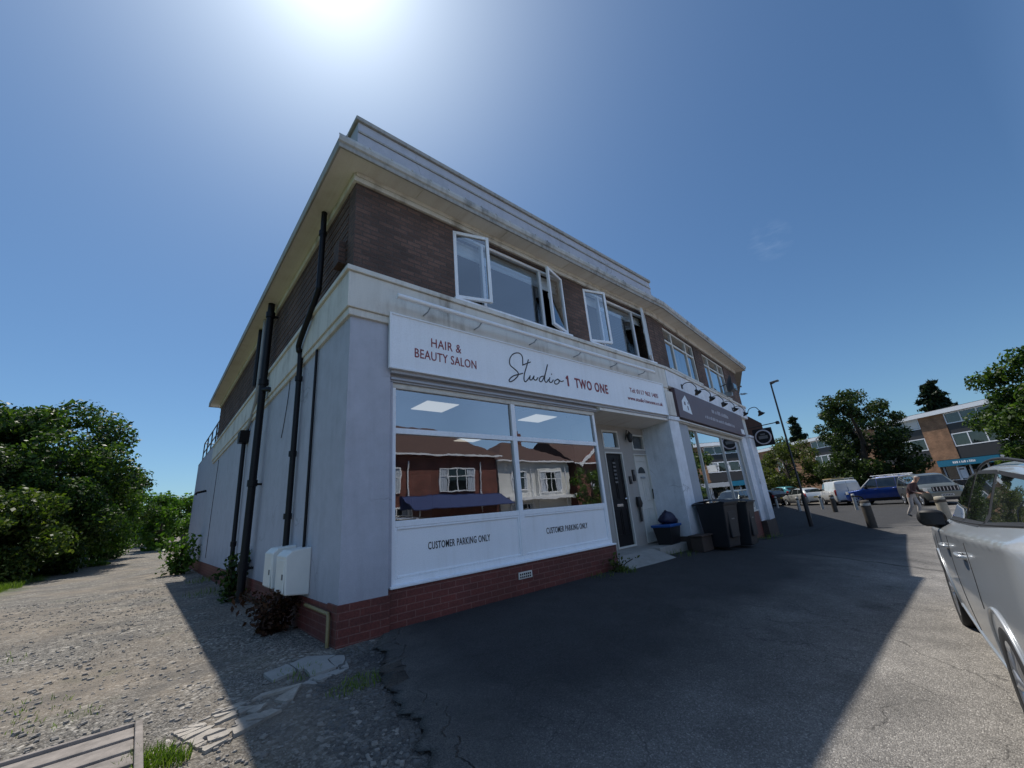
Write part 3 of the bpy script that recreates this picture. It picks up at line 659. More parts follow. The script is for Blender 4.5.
# shopfront
b = MB(); b.box(.2, .40, .06, .4, .2, 3.0); b.box(.40, 1.1, .035, .4, .2, 3.0); b.build('side_panel', 'grey_panel', B2)
b = MB(); b.frame(1.1, 6.55, .5, 2.95, .09, .17, .085)
for xx in (1.95, 4.3): b.box(xx-.03, xx+.03, .094, .166, .585, 2.865)
sw2 = b.build('shop_window', 'old_white_wood', B2, bevel=.006)
for a, c in ((1.185, 1.92), (1.98, 4.27), (4.33, 6.465)): glaze('pane', sw2, a, c, .585, 2.865, .13, 'shop_glass')
b = MB(); b.box(1.05, 6.6, .02, .16, .455, .498); b.build('sill', 'old_white_wood', sw2)
for k, (a, z) in enumerate(((1.3, 1.75), (1.32, 1.3), (1.55, 1.05), (2.1, .95))):
    b = MB(); b.box(a, a+.3, .138, .142, z, z+.38); b.build('window_poster', 'sign_white', sw2)
b = MB(); b.box(.36, 6.6, .045, .4, -.7, .45); b.build('brick_plinth', 'red_brick', B2)
b = MB(); b.box(.25, 6.6, -.02, .3, 2.955, 3.05); b.box(.25, 6.6, -.06, -.02, 2.98, 3.02); b.box(.25, LE, .05, .25, 3.05, 4.38); b.build('shopfront_header', 'old_white_wood', B2, bevel=.01)
b = MB(); b.box(6.6, 7.25, .0, .4, .1, 3.05); b.box(7.25, LE, -.12, .4, .1, 3.05); b.box(7.2, LE+.04, -.16, .4, 3.052, 3.14); b.build('pilaster', 'white_pier', B2, bevel=.008)
b = MB(); b.box(6.6, LE+.02, -.135, .4, -.8, .1); b.build('pilaster_base', 'brown_planter', B2)
b = MB(); b.box(1.0, 6.6, 4.0, 4.1, -.2, 3); b.box(1.0, 1.1, .42, 4, -.2, 3); b.box(6.5, 6.6, .42, 4, -.2, 3); b.box(1.1, 6.5, .42, 4, 2.96, 3.05); b.box(1.1, 6.5, .42, 4, -.1, .1); b.build('shop_interior', 'dark_interior', B2)
for k in range(4):
    b = MB(); x = 1.6+k*1.2; b.box(x, x+.75, 1.0, 1.6, .1, .9); b.box(x+.1, x+.3, 1.1, 1.4, .9, 1.3, 1); b.box(x+.4, x+.6, 1.1, 1.5, .9, 1.15, 2); b.build('display_unit', ['pale_interior', 'sign_white', 'blue_awning'], B2)
# purple sign, swan-neck lamps
S2 = empty('fascia_sign', (XE, 0, 0), BA, 'dark purple shop sign with a white house-shaped emblem, lit by swan-neck lamps', 'sign')
b = MB(); b.box(.3, 6.9, -.10, .04, 3.07, 3.85); b.build('board', 'fascia_purple', S2, bevel=.006)
b = MB()
b.prism([(.62,-.104,3.28),(1.28,-.104,3.24),(1.20,-.104,3.52),(.98,-.104,3.74),(.66,-.104,3.55)], (0,.004,0)); b.build('emblem', 'sign_white', S2)
b = MB()
for (x, z, w_, h) in ((.8,3.45,.09,.09),(1.0,3.33,.06,.12),(1.08,3.5,.05,.06)): b.box(x, x+w_, -.108, -.1045, z, z+h)
b.build('emblem_detail', 'fascia_purple', S2)
random.seed(3); b = MB(); x = 3.2
while x < 4.9:
    w_ = random.uniform(.05, .12); b.box(x, x+w_, -.104, -.0995, 3.52, 3.52+random.uniform(.08, .13)); x += w_+random.choice((.03, .03, .1))
x = 2.4
while x < 5.5:
    w_ = random.uniform(.04, .09); b.box(x, x+w_, -.104, -.0995, 3.27, 3.27+random.uniform(.06, .1)); x += w_+random.choice((.025, .025, .07))
b.build('faint_lettering', 'pale_lettering', S2)
b = MB(); b.box(6.35, 6.8, -.104, -.0995, 3.12, 3.3); b.build('sticker', 'sign_white', S2)
def swan(s, label):
    t = empty('swan_neck_lamp', (XE+s*math.cos(BA), s*math.sin(BA), 0), BA, label, 'sign lamp', 'swan-neck lamps over the purple sign')
    f = MB(); f.tube(cr([(0,-.07,3.98),(0,-.14,4.06),(0,-.30,4.06),(0,-.42,3.92),(0,-.42,3.82)], 6), .011, 8); f.box(-.04,.04,-.085,-.067,3.94,4.06); f.build('arm', 'wrought_metal', t)
    f = MB(); f.lathe([(.015,.05),(.035,.04),(.04,.0),(.095,-.06),(.10,-.07)], 14, Matrix.Translation((0,-.42,3.78)) @ Matrix.Rotation(R(-25),4,'X')); f.build('lamp_shade', 'wrought_metal', t)
for k, s in enumerate((1.0, 2.2, 3.45, 4.7, 6.0)):
    swan(s, ['swan-neck lamp above the white emblem of the purple sign','second swan-neck lamp from the emblem end of the purple sign','swan-neck lamp over the middle of the purple sign','second swan-neck lamp from the far end of the purple sign','swan-neck lamp at the far end of the purple sign'][k])
# corner lamp and hanging sign
def loc2(s, o, z): return Vector((XE + s*math.cos(BA) + o*math.sin(BA), s*math.sin(BA) - o*math.cos(BA), z))
L = empty('wall_lamp', (XE, 0, 0), BA, 'larger swan-neck lamp at the far corner of the shops against the sky', 'wall lamp')
b = MB(); b.tube(cr([(LE,-.1,4.05),(LE,-.2,4.24),(LE,-.42,4.27),(LE,-.54,4.1)], 6), .014, 8); b.build('arm', 'wrought_metal', L)
b = MB(); b.lathe([(.02,.07),(.05,.06),(.055,.0),(.13,-.09),(.14,-.105)], 16, Matrix.Translation((LE,-.54,4.04)) @ Matrix.Rotation(R(-20),4,'X')); b.build('lamp_shade', 'wrought_metal', L)
H = empty('hanging_sign', (XE, 0, 0), BA, 'black projecting sign with a pale ring, at the far end of the shops', 'sign')
b = MB(); b.box(7.87, 7.93, -.80, -.14, 2.72, 3.38); b.build('board', 'black_paint', H, bevel=.01)
b = MB(); b.lathe([(.235,-.004),(.235,.004),(.28,.004),(.28,-.004),(.235,-.004)], 32, Matrix.Translation((7.864,-.47,3.05)) @ Matrix.Rotation(R(90),4,'Y')); b.build('ring_emblem', 'pale_lettering', H)
b = MB(); b.box(7.862,7.868,-.62,-.32,2.98,3.10); b.box(7.862,7.868,-.55,-.39,3.13,3.18); b.build('faint_lettering', 'dish_grey', H)
b = MB(); b.tube([(7.9,-.05,3.47),(7.9,-1.05,3.52)], .018, 8); b.lathe([(.0,.07),(.06,.05),(.07,-.05),(0,-.06)], 10, Matrix.Translation((7.9,-1.05,3.5))); b.build('bracket', 'wrought_metal', H)
# dish, flood light, aerial
D = empty('satellite_dish', tuple(loc2(5.1, .3, 4.75)), BA, 'grey satellite dish fixed under the upper windows above the purple sign', 'satellite dish')
Mx = Matrix.Rotation(R(100), 4, 'X') @ Matrix.Rotation(R(25), 4, 'Y')
b = MB(); b.lathe([(.0,.0),(.12,.01),(.22,.035),(.30,.075),(.305,.075)], 24, Mx); b.build('reflector', 'dish_grey', D)
b = MB(); b.tube([Mx @ Vector((0,-.26,.05)), Mx @ Vector((0,-.1,.4))], .012, 6); b.tube([Mx @ Vector((0,-.1,.36)), Mx @ Vector((0,-.1,.44))], .03, 8); b.build('receiver_arm', 'dish_grey', D)
b = MB(); b.tube([(0,.02,0),(0,.25,-.05)], .02, 6); b.build('wall_bracket', 'dish_grey', D)
F = empty('flood_light', tuple(loc2(5.75, .25, 4.6)), BA, 'boxy dark floodlight beside the satellite dish', 'flood light')
b = MB(); b.box(-.22,.22,-.14,.1,.0,.26); b.build('housing', 'dish_grey', F, bevel=.02); b = MB(); b.box(-.2,.2,-.146,-.142,.03,.23); b.build('lens', 'car_glass', F); b = MB(); b.box(-.06,.06,.0,.25,-.16,-.002); b.build('bracket', 'galvanised', F)
A = empty('aerial', tuple(loc2(8.15, .05, 4.95)), BA, 'thin metal aerial sticking out from the far wall end', 'aerial')
b = MB(); b.tube([(0,0,0),(.75,0,.06)], .012, 6); 
for k in range(5): b.tube([(.25+k*.11,-.12,.03+k*.008),(.25+k*.11,.12,.03+k*.008)], .006, 5)
b.build('boom', 'galvanised', A)

# ================================================================ the parade goes on round the corner (casts the far shadow; its canopy peeps out)
B3 = empty('shop_building', tuple(loc2(LE, .0, 0)), .382, 'brick shop hidden round the bend, its brown canopy showing behind the hanging sign', 'building')
b = MB(); b.wall(.12, 33, -.7, 5.96, .05, .3, [(a+.8, a+5.6, .5, 2.9) for a in range(1, 31, 7)]+[(a+.9, a+3.2, 4.47, 5.74) for a in range(1, 31, 4)]); b.box(32.7, 33, .3, 9, -.7, 5.96); b.build('wall', 'dark_brick', B3)
b = MB(); b.box(.42, 33.3, -.34, 9.2, 5.92, 6.06); b.build('roof', 'weathered_fascia', B3)
for a in range(1, 31, 7):
    b = MB(); b.frame(a+.82, a+5.58, .52, 2.88, .1, .2, .08); f = b.build('shop_window', 'old_white_wood', B3); glaze('pane', f, a+.9, a+5.5, .6, 2.8, .15, 'car_glass')
for a in range(1, 31, 4):
    b = MB(); b.frame(a+.92, a+3.18, 4.49, 5.72, .1, .2, .07); f = b.build('window', 'old_white_wood', B3); glaze('pane', f, a+1, a+3.1, 4.56, 5.65, .15, 'car_glass')
b = MB(); b.prism([(3.2,.05,4.45),(3.2,-.35,4.45),(3.2,-.80,4.05),(3.2,-.80,3.5),(3.2,.05,3.5)], (2.2,0,0)); b.build('canopy', 'brown_roof', B3)
# ================================================================ vehicles (local frame: x forward, y left, z up, origin on the ground mid-wheelbase)
def interp(pts, x):
    if x >= pts[0][0]: return pts[0][1]
    for (xa, za), (xb, zb) in zip(pts, pts[1:]):
        if xb <= x <= xa: return za if xa == xb else za+(zb-za)*(xa-x)/(xa-xb)
    return pts[-1][1]
class Shape:
    def __init__(s, L, W, top, clear=.2, belt=.92, tumble=.40, wb=2.6, wr=.32, nose=.5, tail=.35, under=.10, shoulder=.025, wedge=0.0):
        s.shoulder = shoulder; s.wedge = wedge; s.L, s.hw, s.topp, s.clear, s.belt, s.tumble, s.wb, s.wr, s.nose, s.tail, s.under = L, W/2, top, clear, belt, tumble, wb, wr, nose, tail, under
    def top(s, x):
        h = .05; return sum(interp(s.topp, x+d)*w for d, w in ((-2*h,.15),(-h,.2),(0,.3),(h,.2),(2*h,.15)))
    def plan(s, x):
        t = x/(s.L/2); p = 1-.05*abs(t)**3
        e = s.L/2-abs(x); c = s.nose if x > 0 else s.tail
        if e < c: p -= (.20 if x > 0 else .13)*((c-e)/c)**2.2
        return p
    def side(s, x, z):
        y = s.hw*s.plan(x); bl = s.belt+s.wedge*(1.2-x)
        if z > bl: k = z-bl; y -= s.shoulder*sm(k/(.06 if s.shoulder < .05 else .13))+s.tumble*k+.12*k*k
        else:
            d = (bl*.78-z)
            if d > 0: y -= s.under*(d/(bl*.78-s.clear))**2
            else: y -= .18*(-d)**1.5*.35
        return max(y, .05)
    def bot(s, x):
        e = s.L/2-abs(x); return s.clear+ (.10*((.5-e)/.5)**1.5 if e < .5 else 0)
    def topsurf(s, x, f, off=0.0):
        """f in [-1,1] across"""
        t = s.top(x); te = t-.055; yE = s.side(x, te); u = 1-abs(f)
        return (x, f*yE, te+(t-te)*(1-(1-u)**5)+off)
    def body(s, parent, mat, arches=True, nx=96):
        xs = [s.L/2*math.cos(math.pi*i/nx)*.5+s.L/2*(1-2*i/nx)*.5 for i in range(nx+1)]
        b = MB(); ns, ntp = (52 if s.wedge else 18), 9; rings = []
        for x in xs:
            zb = s.bot(x); te = s.top(x)-.055; half = [(x, 0, zb), (x, .5*s.side(x, zb), zb)]
            for k in range(ns+1):
                z = zb+(te-zb)*k/ns; half.append((x, s.side(x, z), z))
            for k in range(1, ntp+1):
                f = 1-(k/ntp)**1.6; half.append(s.topsurf(x, f))
            rings.append(half+[(p[0], -p[1], p[2]) for p in reversed(half[1:-1])])
        n = len(rings[0]); vs = [p for r in rings for p in r]
        f = [(i*n+k, (i+1)*n+k, (i+1)*n+(k+1) % n, i*n+(k+1) % n) for i in range(nx) for k in range(n)]
        b.add(vs, f, 0, True)
        o = len(vs)
        b.add(rings[0], [tuple(range(n))], 0, False); b.add(rings[-1], [tuple(reversed(range(n)))], 0, False)
        body = b.build('body', [mat, 'wheel_well'], parent, merge=True)
        if arches:
            c = MB()
            for x in (s.wb/2, -s.wb/2):
                for sg in (-1, 1):
                    M = Matrix.Translation((x, sg*(s.hw-.16), s.wr+.01)) @ Matrix.Rotation(R(90), 4, 'X')
                    c.lathe([(0,-.2),(s.wr+.055,-.2),(s.wr+.055,.2),(0,.2)], 36, M, 0, False)
            cut = c.build('cutter', ['wheel_well'], None, merge=True)
            md = body.modifiers.new('arch', 'BOOLEAN'); md.object = cut; md.operation = 'DIFFERENCE'; md.solver = 'EXACT'; md.material_mode = 'TRANSFER'
            me = bpy.data.meshes.new_from_object(body.evaluated_get(bpy.context.evaluated_depsgraph_get()))
            body.modifiers.clear(); body.data = me; bpy.data.objects.remove(cut)
        return body
    def patch(s, b, quad, off=.004, nu=10, nv=6, sides=(1, -1), mi=0):
        """quad: BL, BR, TR, TL as (x, z); mapped on to the body side"""
        for sg in sides:
            def fn(u, v):
                xb = quad[0][0]+(quad[1][0]-quad[0][0])*u; zb = quad[0][1]+(quad[1][1]-quad[0][1])*u
                xt = quad[3][0]+(quad[2][0]-quad[3][0])*u; zt = quad[3][1]+(quad[2][1]-quad[3][1])*u
                x = xb+(xt-xb)*v; z = zb+(zt-zb)*v
                return (x, sg*(s.side(x, z)+off), z)
            b.grid(fn, nu, nv, mi)
        return b
    def line(s, b, pts, r=.006, off=.001, sides=(1, -1), mi=0, n=6):
        for sg in sides:
            P = cr([(x, 0, z) for x, z in pts], 5) if len(pts) > 2 else [Vector((pts[0][0]+(pts[1][0]-pts[0][0])*k/8, 0, pts[0][1]+(pts[1][1]-pts[0][1])*k/8)) for k in range(9)]
            b.tube([(p.x, sg*(s.side(p.x, p.z)+off), p.z) for p in P], r, n, mi)
        return b
def wheel(parent, x, y, wr, sg, spokes=5, wide=.205):
    M = Matrix.Translation((x, y, wr)) @ Matrix.Rotation(R(-90*sg), 4, 'X')      # local +z points outwards
    t = MB(); h = wide/2; rr = wr*.70
    t.lathe([(rr,-h),(wr*.93,-h),(wr*.985,-h*.8),(wr,-h*.5),(wr,h*.5),(wr*.985,h*.8),(wr*.93,h),(rr+.012,h*.96),(rr,h*.9)], 40, M)
    tyre = t.build('wheel', 'tyre_rubber', parent)
    t = MB(); t.lathe([(rr,h*.9),(rr-.012,h*.93),(rr-.022,h*.7),(rr-.03,-.02),(rr-.03,-h*.8)], 40, M)
    for k in range(spokes):
        for d in (-.17, .17):
            a = 2*math.pi*k/spokes; a2 = a+d
            p0 = Vector((.05*math.cos(a), .05*math.sin(a), h*.62)); p1 = Vector(((rr-.015)*math.cos(a2), (rr-.015)*math.sin(a2), h*.74))
            t.tube([M @ p0, M @ ((p0+p1)/2+Vector((0,0,.012))), M @ p1], [.024, .018, .021], 6)
    t.lathe([(.075,h*.5),(.072,h*.72),(.03,h*.78),(0,h*.79)], 16, M)
    t.build('rim', 'alloy', tyre)
    t = MB(); t.lathe([(0,-.01),(rr-.04,-.01)], 24, M); t.lathe([(0,.001),(.11,.001),(.11,-.01)], 20, M); t.build('brake_disc', 'wheel_well', tyre)
def car(name, label, cat, S, paint, loc, rz, windows, ws, rw, detail=1, lamps=(), handles=(), seams=(), grille=None, mirrors=(.0, .0), extra=None, group='cars parked along the road', spokes=5, dark_lower=False):
    t = empty(name, loc, rz, label, cat, group)
    S.body(t, paint)
    for q in windows:
        for sg in (1, -1):
            b = MB(); S.patch(b, [(q[0][0]-.03,q[0][1]-.025),(q[1][0]+.03,q[1][1]-.025),(q[2][0]+.02,q[2][1]+.025),(q[3][0]-.02,q[3][1]+.025)], .0045, 10, 8, (sg,), 0); f_ = b.build('side_window', 'car_black_trim', t)
            b = MB(); S.patch(b, q, .0075, 10, 8, (sg,), 0); b.build('pane', 'car_glass', f_)
    for nm, rng in (('windscreen', ws), ('rear_window', rw)):
        if rng:
            b = MB(); f_ = rng[2] if len(rng) > 2 else .88
            b.grid(lambda u, v: S.topsurf(rng[0]+(rng[1]-rng[0])*v, (2*u-1)*f_, .006), 14, 8); b.build(nm, 'car_glass', t)
    for sx in (1, -1):
        for sg in (1, -1): wheel(t, sx*S.wb/2, sg*(S.hw-.115), S.wr, sg, spokes)
    for ln in seams:
        for sg in (1, -1):
            b = MB(); S.line(b, ln, .004, -.001, (sg,)); b.build('door_gap', 'car_black_trim', t)
    for (x, z) in handles:
        for sg in (1, -1):
            b = MB(); y = S.side(x, z); P = [(x-.10, sg*(y-.005), z), (x-.085, sg*(y+.03), z+.005), (x+.07, sg*(y+.034), z+.002), (x+.10, sg*(y-.005), z-.004)]
            b.tube(cr(P, 5), .014, 8); h_ = b.build('door_handle', paint, t)
            b = MB(); b.grid(lambda u, v: (x-.07+.13*u, sg*(S.side(x, z)+.002), z-.035+.05*v), 4, 3); b.build('handle_recess', 'car_black_trim', h_)
    mx, mz = mirrors
    for sg in (1, -1):
        y = S.side(mx, mz); b = MB()
        M = Matrix.Translation((mx, sg*(y+.065), mz+.075)) @ Matrix.Diagonal((.07, .105, .08, 1))
        prof = [(math.sin(a), -math.cos(a)) for a in np.linspace(0, math.pi, 11)]
        b.lathe([(max(r, .0)**.6 if r > 0 else 0, h) for r, h in prof], 20, M, 0)
        b.tube([(mx+.02, sg*(y-.03), mz-.0), (mx, sg*(y+.09), mz+.04)], [.045, .035], 8)
        m_ = b.build('wing_mirror', 'car_black_trim', t)
        g = MB(); g.grid(lambda u, v: (mx-.077, sg*(y+.065)+(u-.5)*.16, mz+.075+(v-.5)*.11), 4, 4); g.build('mirror_glass', 'mirror_dark', m_)
    for nm, mt, q, off in lamps:
        for sg in (1, -1):
            b = MB(); S.patch(b, q, off, 8, 6, (sg,)); b.build(nm, mt, t)
    if dark_lower:
        for sg in (1, -1):
            b = MB(); S.patch(b, [(-S.wb/2+.42, S.clear+.03), (S.wb/2-.42, S.clear+.03), (S.wb/2-.42, S.clear+.2), (-S.wb/2+.42, S.clear+.2)], .004, 30, 3, (sg,)); b.build('sill_trim', 'car_black_trim', t)
    for sx, mt in ((1, 'plate_white'), (-1, 'plate_yellow')):
        b = MB(); z = .5 if sx > 0 else (dark_lower or .62); x = sx*(S.L/2+.006); b.box(x-.004, x+.004, -.26, .26, z, z+.11)
        for k in range(7): b.box(x+sx*.004, x+sx*.0055, -.22+k*.065, -.18+k*.065, z+.02, z+.09, 1)
        b.build('number_plate', [mt, 'car_black_trim'], t)
    if grille:
        b = MB(); x = S.L/2; b.box(x-.06, x+.008, -grille[0], grille[0], grille[1], grille[2])
        for k in range(grille[3]): 
            y = -grille[0]+.05+k*(2*grille[0]-.1)/(grille[3]-1); b.box(x+.006, x+.014, y-.018, y+.018, grille[1]+.02, grille[2]-.02, 1)
        b.build('grille', ['car_black_trim', 'alloy'], t)
    b = MB(); b.box(-S.L/2-.012, -S.L/2+.05, -S.hw*.75, S.hw*.75, S.clear+.05, S.clear+.2); b.build('bumper', 'car_black_trim', t, bevel=.02)
    b = MB(); b.box(S.L/2-.05, S.L/2+.012, -S.hw*.7, S.hw*.7, S.clear+.03, S.clear+.17); b.build('bumper', 'car_black_trim', t, bevel=.02)
    if extra: extra(t, S)
    return t
carpaint('paint_silver', (.48,.505,.53), .4, .30); simple('mirror_dark', (.012,.014,.02), .12, .3, Specular_IOR_Level=.3)
carpaint('paint_white', (.66,.67,.67), .0, .3); carpaint('paint_pearl', (.55,.56,.55), .2, .3)
carpaint('paint_teal', (.05,.25,.30), .2, .3); carpaint('paint_dark', (.018,.018,.022), .3, .25); carpaint('paint_blue', (.015,.07,.34), .25, .25); carpaint('paint_grey_green', (.20,.215,.19), .5, .3)

def hatch_shape(L=4.2, H=1.47, W=1.76, wb=2.58, belt=.93, k=1.0, **kw):
    h = L/2
    return Shape(L, W, [(h,.50),(h-.03,.66),(h-.16,.76),(h-.8,.92),(h-1.02,.98),(h-1.85,H-.07),(h-2.4,H),(-h+1.0,H-.03),(-h+.52,H-.14),(-h+.14,1.02),(-h+.05,.90),(-h,.62)], .19, belt, .36, wb, .315, **kw)
def hatch(name, label, paint, loc, rz, L=4.2, H=1.47, W=1.76, group='cars parked along the road'):
    S = hatch_shape(L, H, W); h = L/2; bz, tz = .97, H-.10
    return car(name, label, 'car', S, paint, loc, rz,
        [[(.12,bz),(h-1.22,bz+.0),(h-1.75,tz-.05),(.10,tz)], [(-.85,bz+.03),(.03,bz),(.02,tz),(-.78,tz)], [(-h+.62,bz+.08),(-.93,bz+.04),(-.86,tz-.01),(-h+.85,tz-.08)]],
        (h-1.08, h-1.78), (-h+.2, -h+.55, .8), lamps=[('headlight','clear_lens',[(h-.62,.66),(h-.08,.60),(h-.12,.74),(h-.60,.82)],.004), ('tail_light','red_lens',[(-h+.04,.72),(-h+.30,.76),(-h+.34,1.02),(-h+.12,1.0)],.005)],
        handles=[(.18,.86),(-.82,.88)], seams=[[(h-1.12,.95),(h-1.2,.6),(h-1.22,.28)],[(.07,.95),(.05,.6),(.03,.28)],[(-.86,.95),(-.9,.7),(-.72,.45)]], mirrors=(h-1.32, .95), group=group)

# --- big silver hatchback beside the camera
Sv = Shape(4.80, 1.82, [(2.40,.55),(2.35,.74),(2.15,.85),(1.6,1.0),(1.24,1.08),(.32,1.52),(-.3,1.595),(-1.4,1.585),(-2.05,1.51),(-2.23,1.36),(-2.35,1.07),(-2.39,.65)], .21, .96, .32, 2.78, .335, under=.05, shoulder=.125, wedge=.058)
bz = 1.07
def silver_extra(t, S):
    b = MB()                                                                       # roof rail and gutter strip
    for sg in (1, -1):
        b = MB(); b.tube(cr([(x, sg*(S.side(x, S.top(x)-.06)-.03), S.top(x)-.02+dz) for x, dz in ((.1,0),(-.05,.018),(-.4,.022),(-1.0,.022),(-1.8,.018),(-1.95,0))], 6), .010, 8)
        b.build('roof_rail', 'car_black_trim', t)
    for x in (1.39, -1.39):
        for sg in (1, -1):
            b = MB()
            P = [(x+(S.wr+.062)*math.cos(a), 0, S.wr+.01+(S.wr+.062)*math.sin(a)) for a in np.linspace(R(-12), R(192), 28)]
            b.tube([(p[0], sg*(S.side(p[0], p[2])+.003), p[2]) for p in P], .010, 8)
            b.build('arch_lip', 'paint_silver', t)
    for sg in (1, -1):
      for ln, r_ in (([(.95,.30),(0,.275),(-.95,.30)], .011),):
        b = MB(); S.line(b, ln, r_, .002, (sg,)); b.build('body_crease', 'paint_silver', t)
      b = MB(); S.line(b, [(1.10,1.075),(0,1.125),(-1.0,1.178),(-2.06,1.25)], .009, .006, (sg,)); b.build('waist_trim', 'car_black_trim', t)
      b = MB(); S.patch(b, [(-1.05,1.195),(-.90,1.185),(-.86,1.51),(-1.0,1.51)], .0055, 3, 6, (sg,)); b.build('pillar_trim', 'car_black_trim', t)
    b = MB(); b.tube([(-1.1, 0, S.top(-1.1)-.01), (-1.22, 0, S.top(-1.1)+.20)], [.012,.005], 6); b.build('roof_aerial', 'car_black_trim', t)
def silver(loc, rz):
    return car('parked_car', 'big silver hatchback seen from behind at the right edge, cut off by the frame', 'car', Sv, 'paint_silver', loc, rz,
        [[(.05,1.135),(1.00,1.095),(.40,1.46),(.03,1.50)], [(-.92,1.185),(-.05,1.14),(-.08,1.505),(-.88,1.50)], [(-2.06,1.275),(-1.03,1.19),(-.98,1.495),(-1.86,1.45)]],
        (1.08, .30), (-2.26, -2.12, .8), lamps=[('headlight','clear_lens',[(1.62,.70),(2.16,.64),(2.12,.80),(1.66,.88)],.004), ('tail_light','red_lens',[(-2.37,.86),(-2.30,.87),(-2.29,1.10),(-2.34,1.10)],.005)],
        handles=[(.14,.92),(-.82,.96)], seams=[[(1.14,1.0),(1.10,.62),(1.06,.31)],[(.0,1.02),(-.01,.6),(-.02,.31)],[(-.98,1.06),(-1.04,.86),(-.97,.66)]], mirrors=(.62, 1.04), extra=silver_extra, group=None, spokes=7)
def van(label, loc, rz):
    h = 2.15; S = Shape(4.3, 1.80, [(h,.55),(h-.03,.78),(h-.12,.88),(h-.75,1.08),(h-.9,1.14),(h-1.5,1.74),(h-1.9,1.82),(-h+.2,1.82),(-h+.06,1.78),(-h+.015,1.0),(-h,.5)], .2, 1.08, .13, 2.7, .315, tail=.18)
    def ex(t, S):
        b = MB(); b.box(-1.55, .55, -.72, -.66, 1.93, 1.97); b.box(-1.55, .55, .66, .72, 1.93, 1.97)
        for x in (-1.5, -.5, .5): b.box(x-.02, x+.02, -.74, .74, 1.90, 1.93); b.box(x-.02, x+.02, -.73, -.69, 1.76, 1.90); b.box(x-.02, x+.02, .69, .73, 1.76, 1.90)
        b.build('roof_rack', 'galvanised', t)
        b = MB(); b.box(-1.4, 1.0, -.2, .62, 1.935, 2.03); b.build('timber_load', 'roof_load_wood', t)
        b = MB(); b.box(-h-.012, -h-.004, -.72, -.03, 1.05, 1.6); b.box(-h-.012, -h-.004, .03, .72, 1.05, 1.6); b.build('rear_panel', 'paint_pearl', t)
        b = MB(); b.box(-h-.014, -h-.006, -.006, .006, .45, 1.72); b.box(-h-.02, -h-.004, -.3, .3, .78, .84); b.build('door_gap', 'car_black_trim', t)
    return car('parked_van', label, 'van', S, 'paint_white', loc, rz, [[(.35,1.16),(1.08,1.14),(.72,1.62),(.36,1.64)]], (h-.95, h-1.45), None,
        lamps=[('headlight','clear_lens',[(h-.5,.72),(h-.06,.68),(h-.1,.86),(h-.45,.95)],.004), ('tail_light','red_lens',[(-h+.02,.75),(-h+.12,.75),(-h+.12,1.15),(-h+.02,1.15)],.006)],
        handles=[(.42,1.0)], seams=[[(1.12,1.05),(1.1,.3)],[(.3,1.7),(.28,.3)],[(-.8,1.7),(-.8,.3)]], mirrors=(1.0, 1.12), extra=ex, dark_lower=.55)
def suv(label, paint, loc, rz, L=4.5, H=1.72, rack=True, grille=None, roof=None):
    h = L/2; S = Shape(L, 1.86, [(h,.62),(h-.03,.88),(h-.12,.97),(h-.9,1.08),(h-1.12,1.14),(h-1.72,H-.08),(h-2.1,H),(-h+.5,H),(-h+.25,H-.06),(-h+.08,1.1),(-h,.6)], .27, 1.08, .24, 2.70, .36, tail=.2)
    bz_, tz = 1.13, H-.11
    def ex(t, S):
        if rack:
            b = MB()
            for sg in (1,-1): b.tube([(.35,sg*.62,H+.06),(-h+.5,sg*.62,H+.06)], .025, 6)
            for x in (.2,-.5,-1.2): b.box(x-.03,x+.03,-.64,.64,H+.04,H+.07); b.box(x-.03,x+.03,-.64,-.6,H-.04,H+.04); b.box(x-.03,x+.03,.6,.64,H-.04,H+.04)
            b.build('roof_rack', 'white_upvc', t)
        if roof:
            for sg in (1, -1):
                b = MB(); S.patch(b, [(-h+.36,tz+.03),(h-1.72,tz+.0),(h-1.84,H-.075),(-h+.45,H-.07)], .006, 12, 2, (sg,)); b.build('roof_side', roof, t)
                b = MB(); S.line(b, [(h-1.08,1.14),(h-1.68,H-.10)], .035, .0, (sg,)); b.build('windscreen_pillar', roof, t)
            b = MB(); b.grid(lambda u, v: S.topsurf(h-1.85+(-h+.35-h+1.85)*v, (2*u-1)*.93, .004), 10, 12); b.build('roof_panel', roof, t)
            b = MB(); b.grid(lambda u, v: S.topsurf(h-1.05+.95*v, (2*u-1)*.8, .004), 8, 6); b.build('bonnet_panel', roof, t)
    return car('parked_suv', label, 'suv', S, paint, loc, rz, [[(.1,bz_),(h-1.28,bz_),(h-1.66,tz-.03),(.1,tz)],[(-.92,bz_+.02),(.02,bz_),(.02,tz),(-.9,tz)],[(-h+.3,bz_+.03),(-1.0,bz_+.02),(-.98,tz),(-h+.42,tz-.02)]],
        (h-1.16, h-1.68), (-h+.1, -h+.26, .78), lamps=[('headlight','clear_lens',[(h-.28,.80),(h-.05,.78),(h-.07,.98),(h-.26,1.0)],.008), ('tail_light','red_lens',[(-h+.04,.85),(-h+.16,.85),(-h+.18,1.15),(-h+.08,1.15)],.006)],
        handles=[(.16,1.02),(-.86,1.04)], seams=[[(h-1.2,1.08),(h-1.25,.4)],[(.06,1.08),(.05,.4)],[(-.95,1.08),(-1.0,.75)]], mirrors=(h-1.35,1.12), grille=grille, extra=ex, dark_lower=.62)
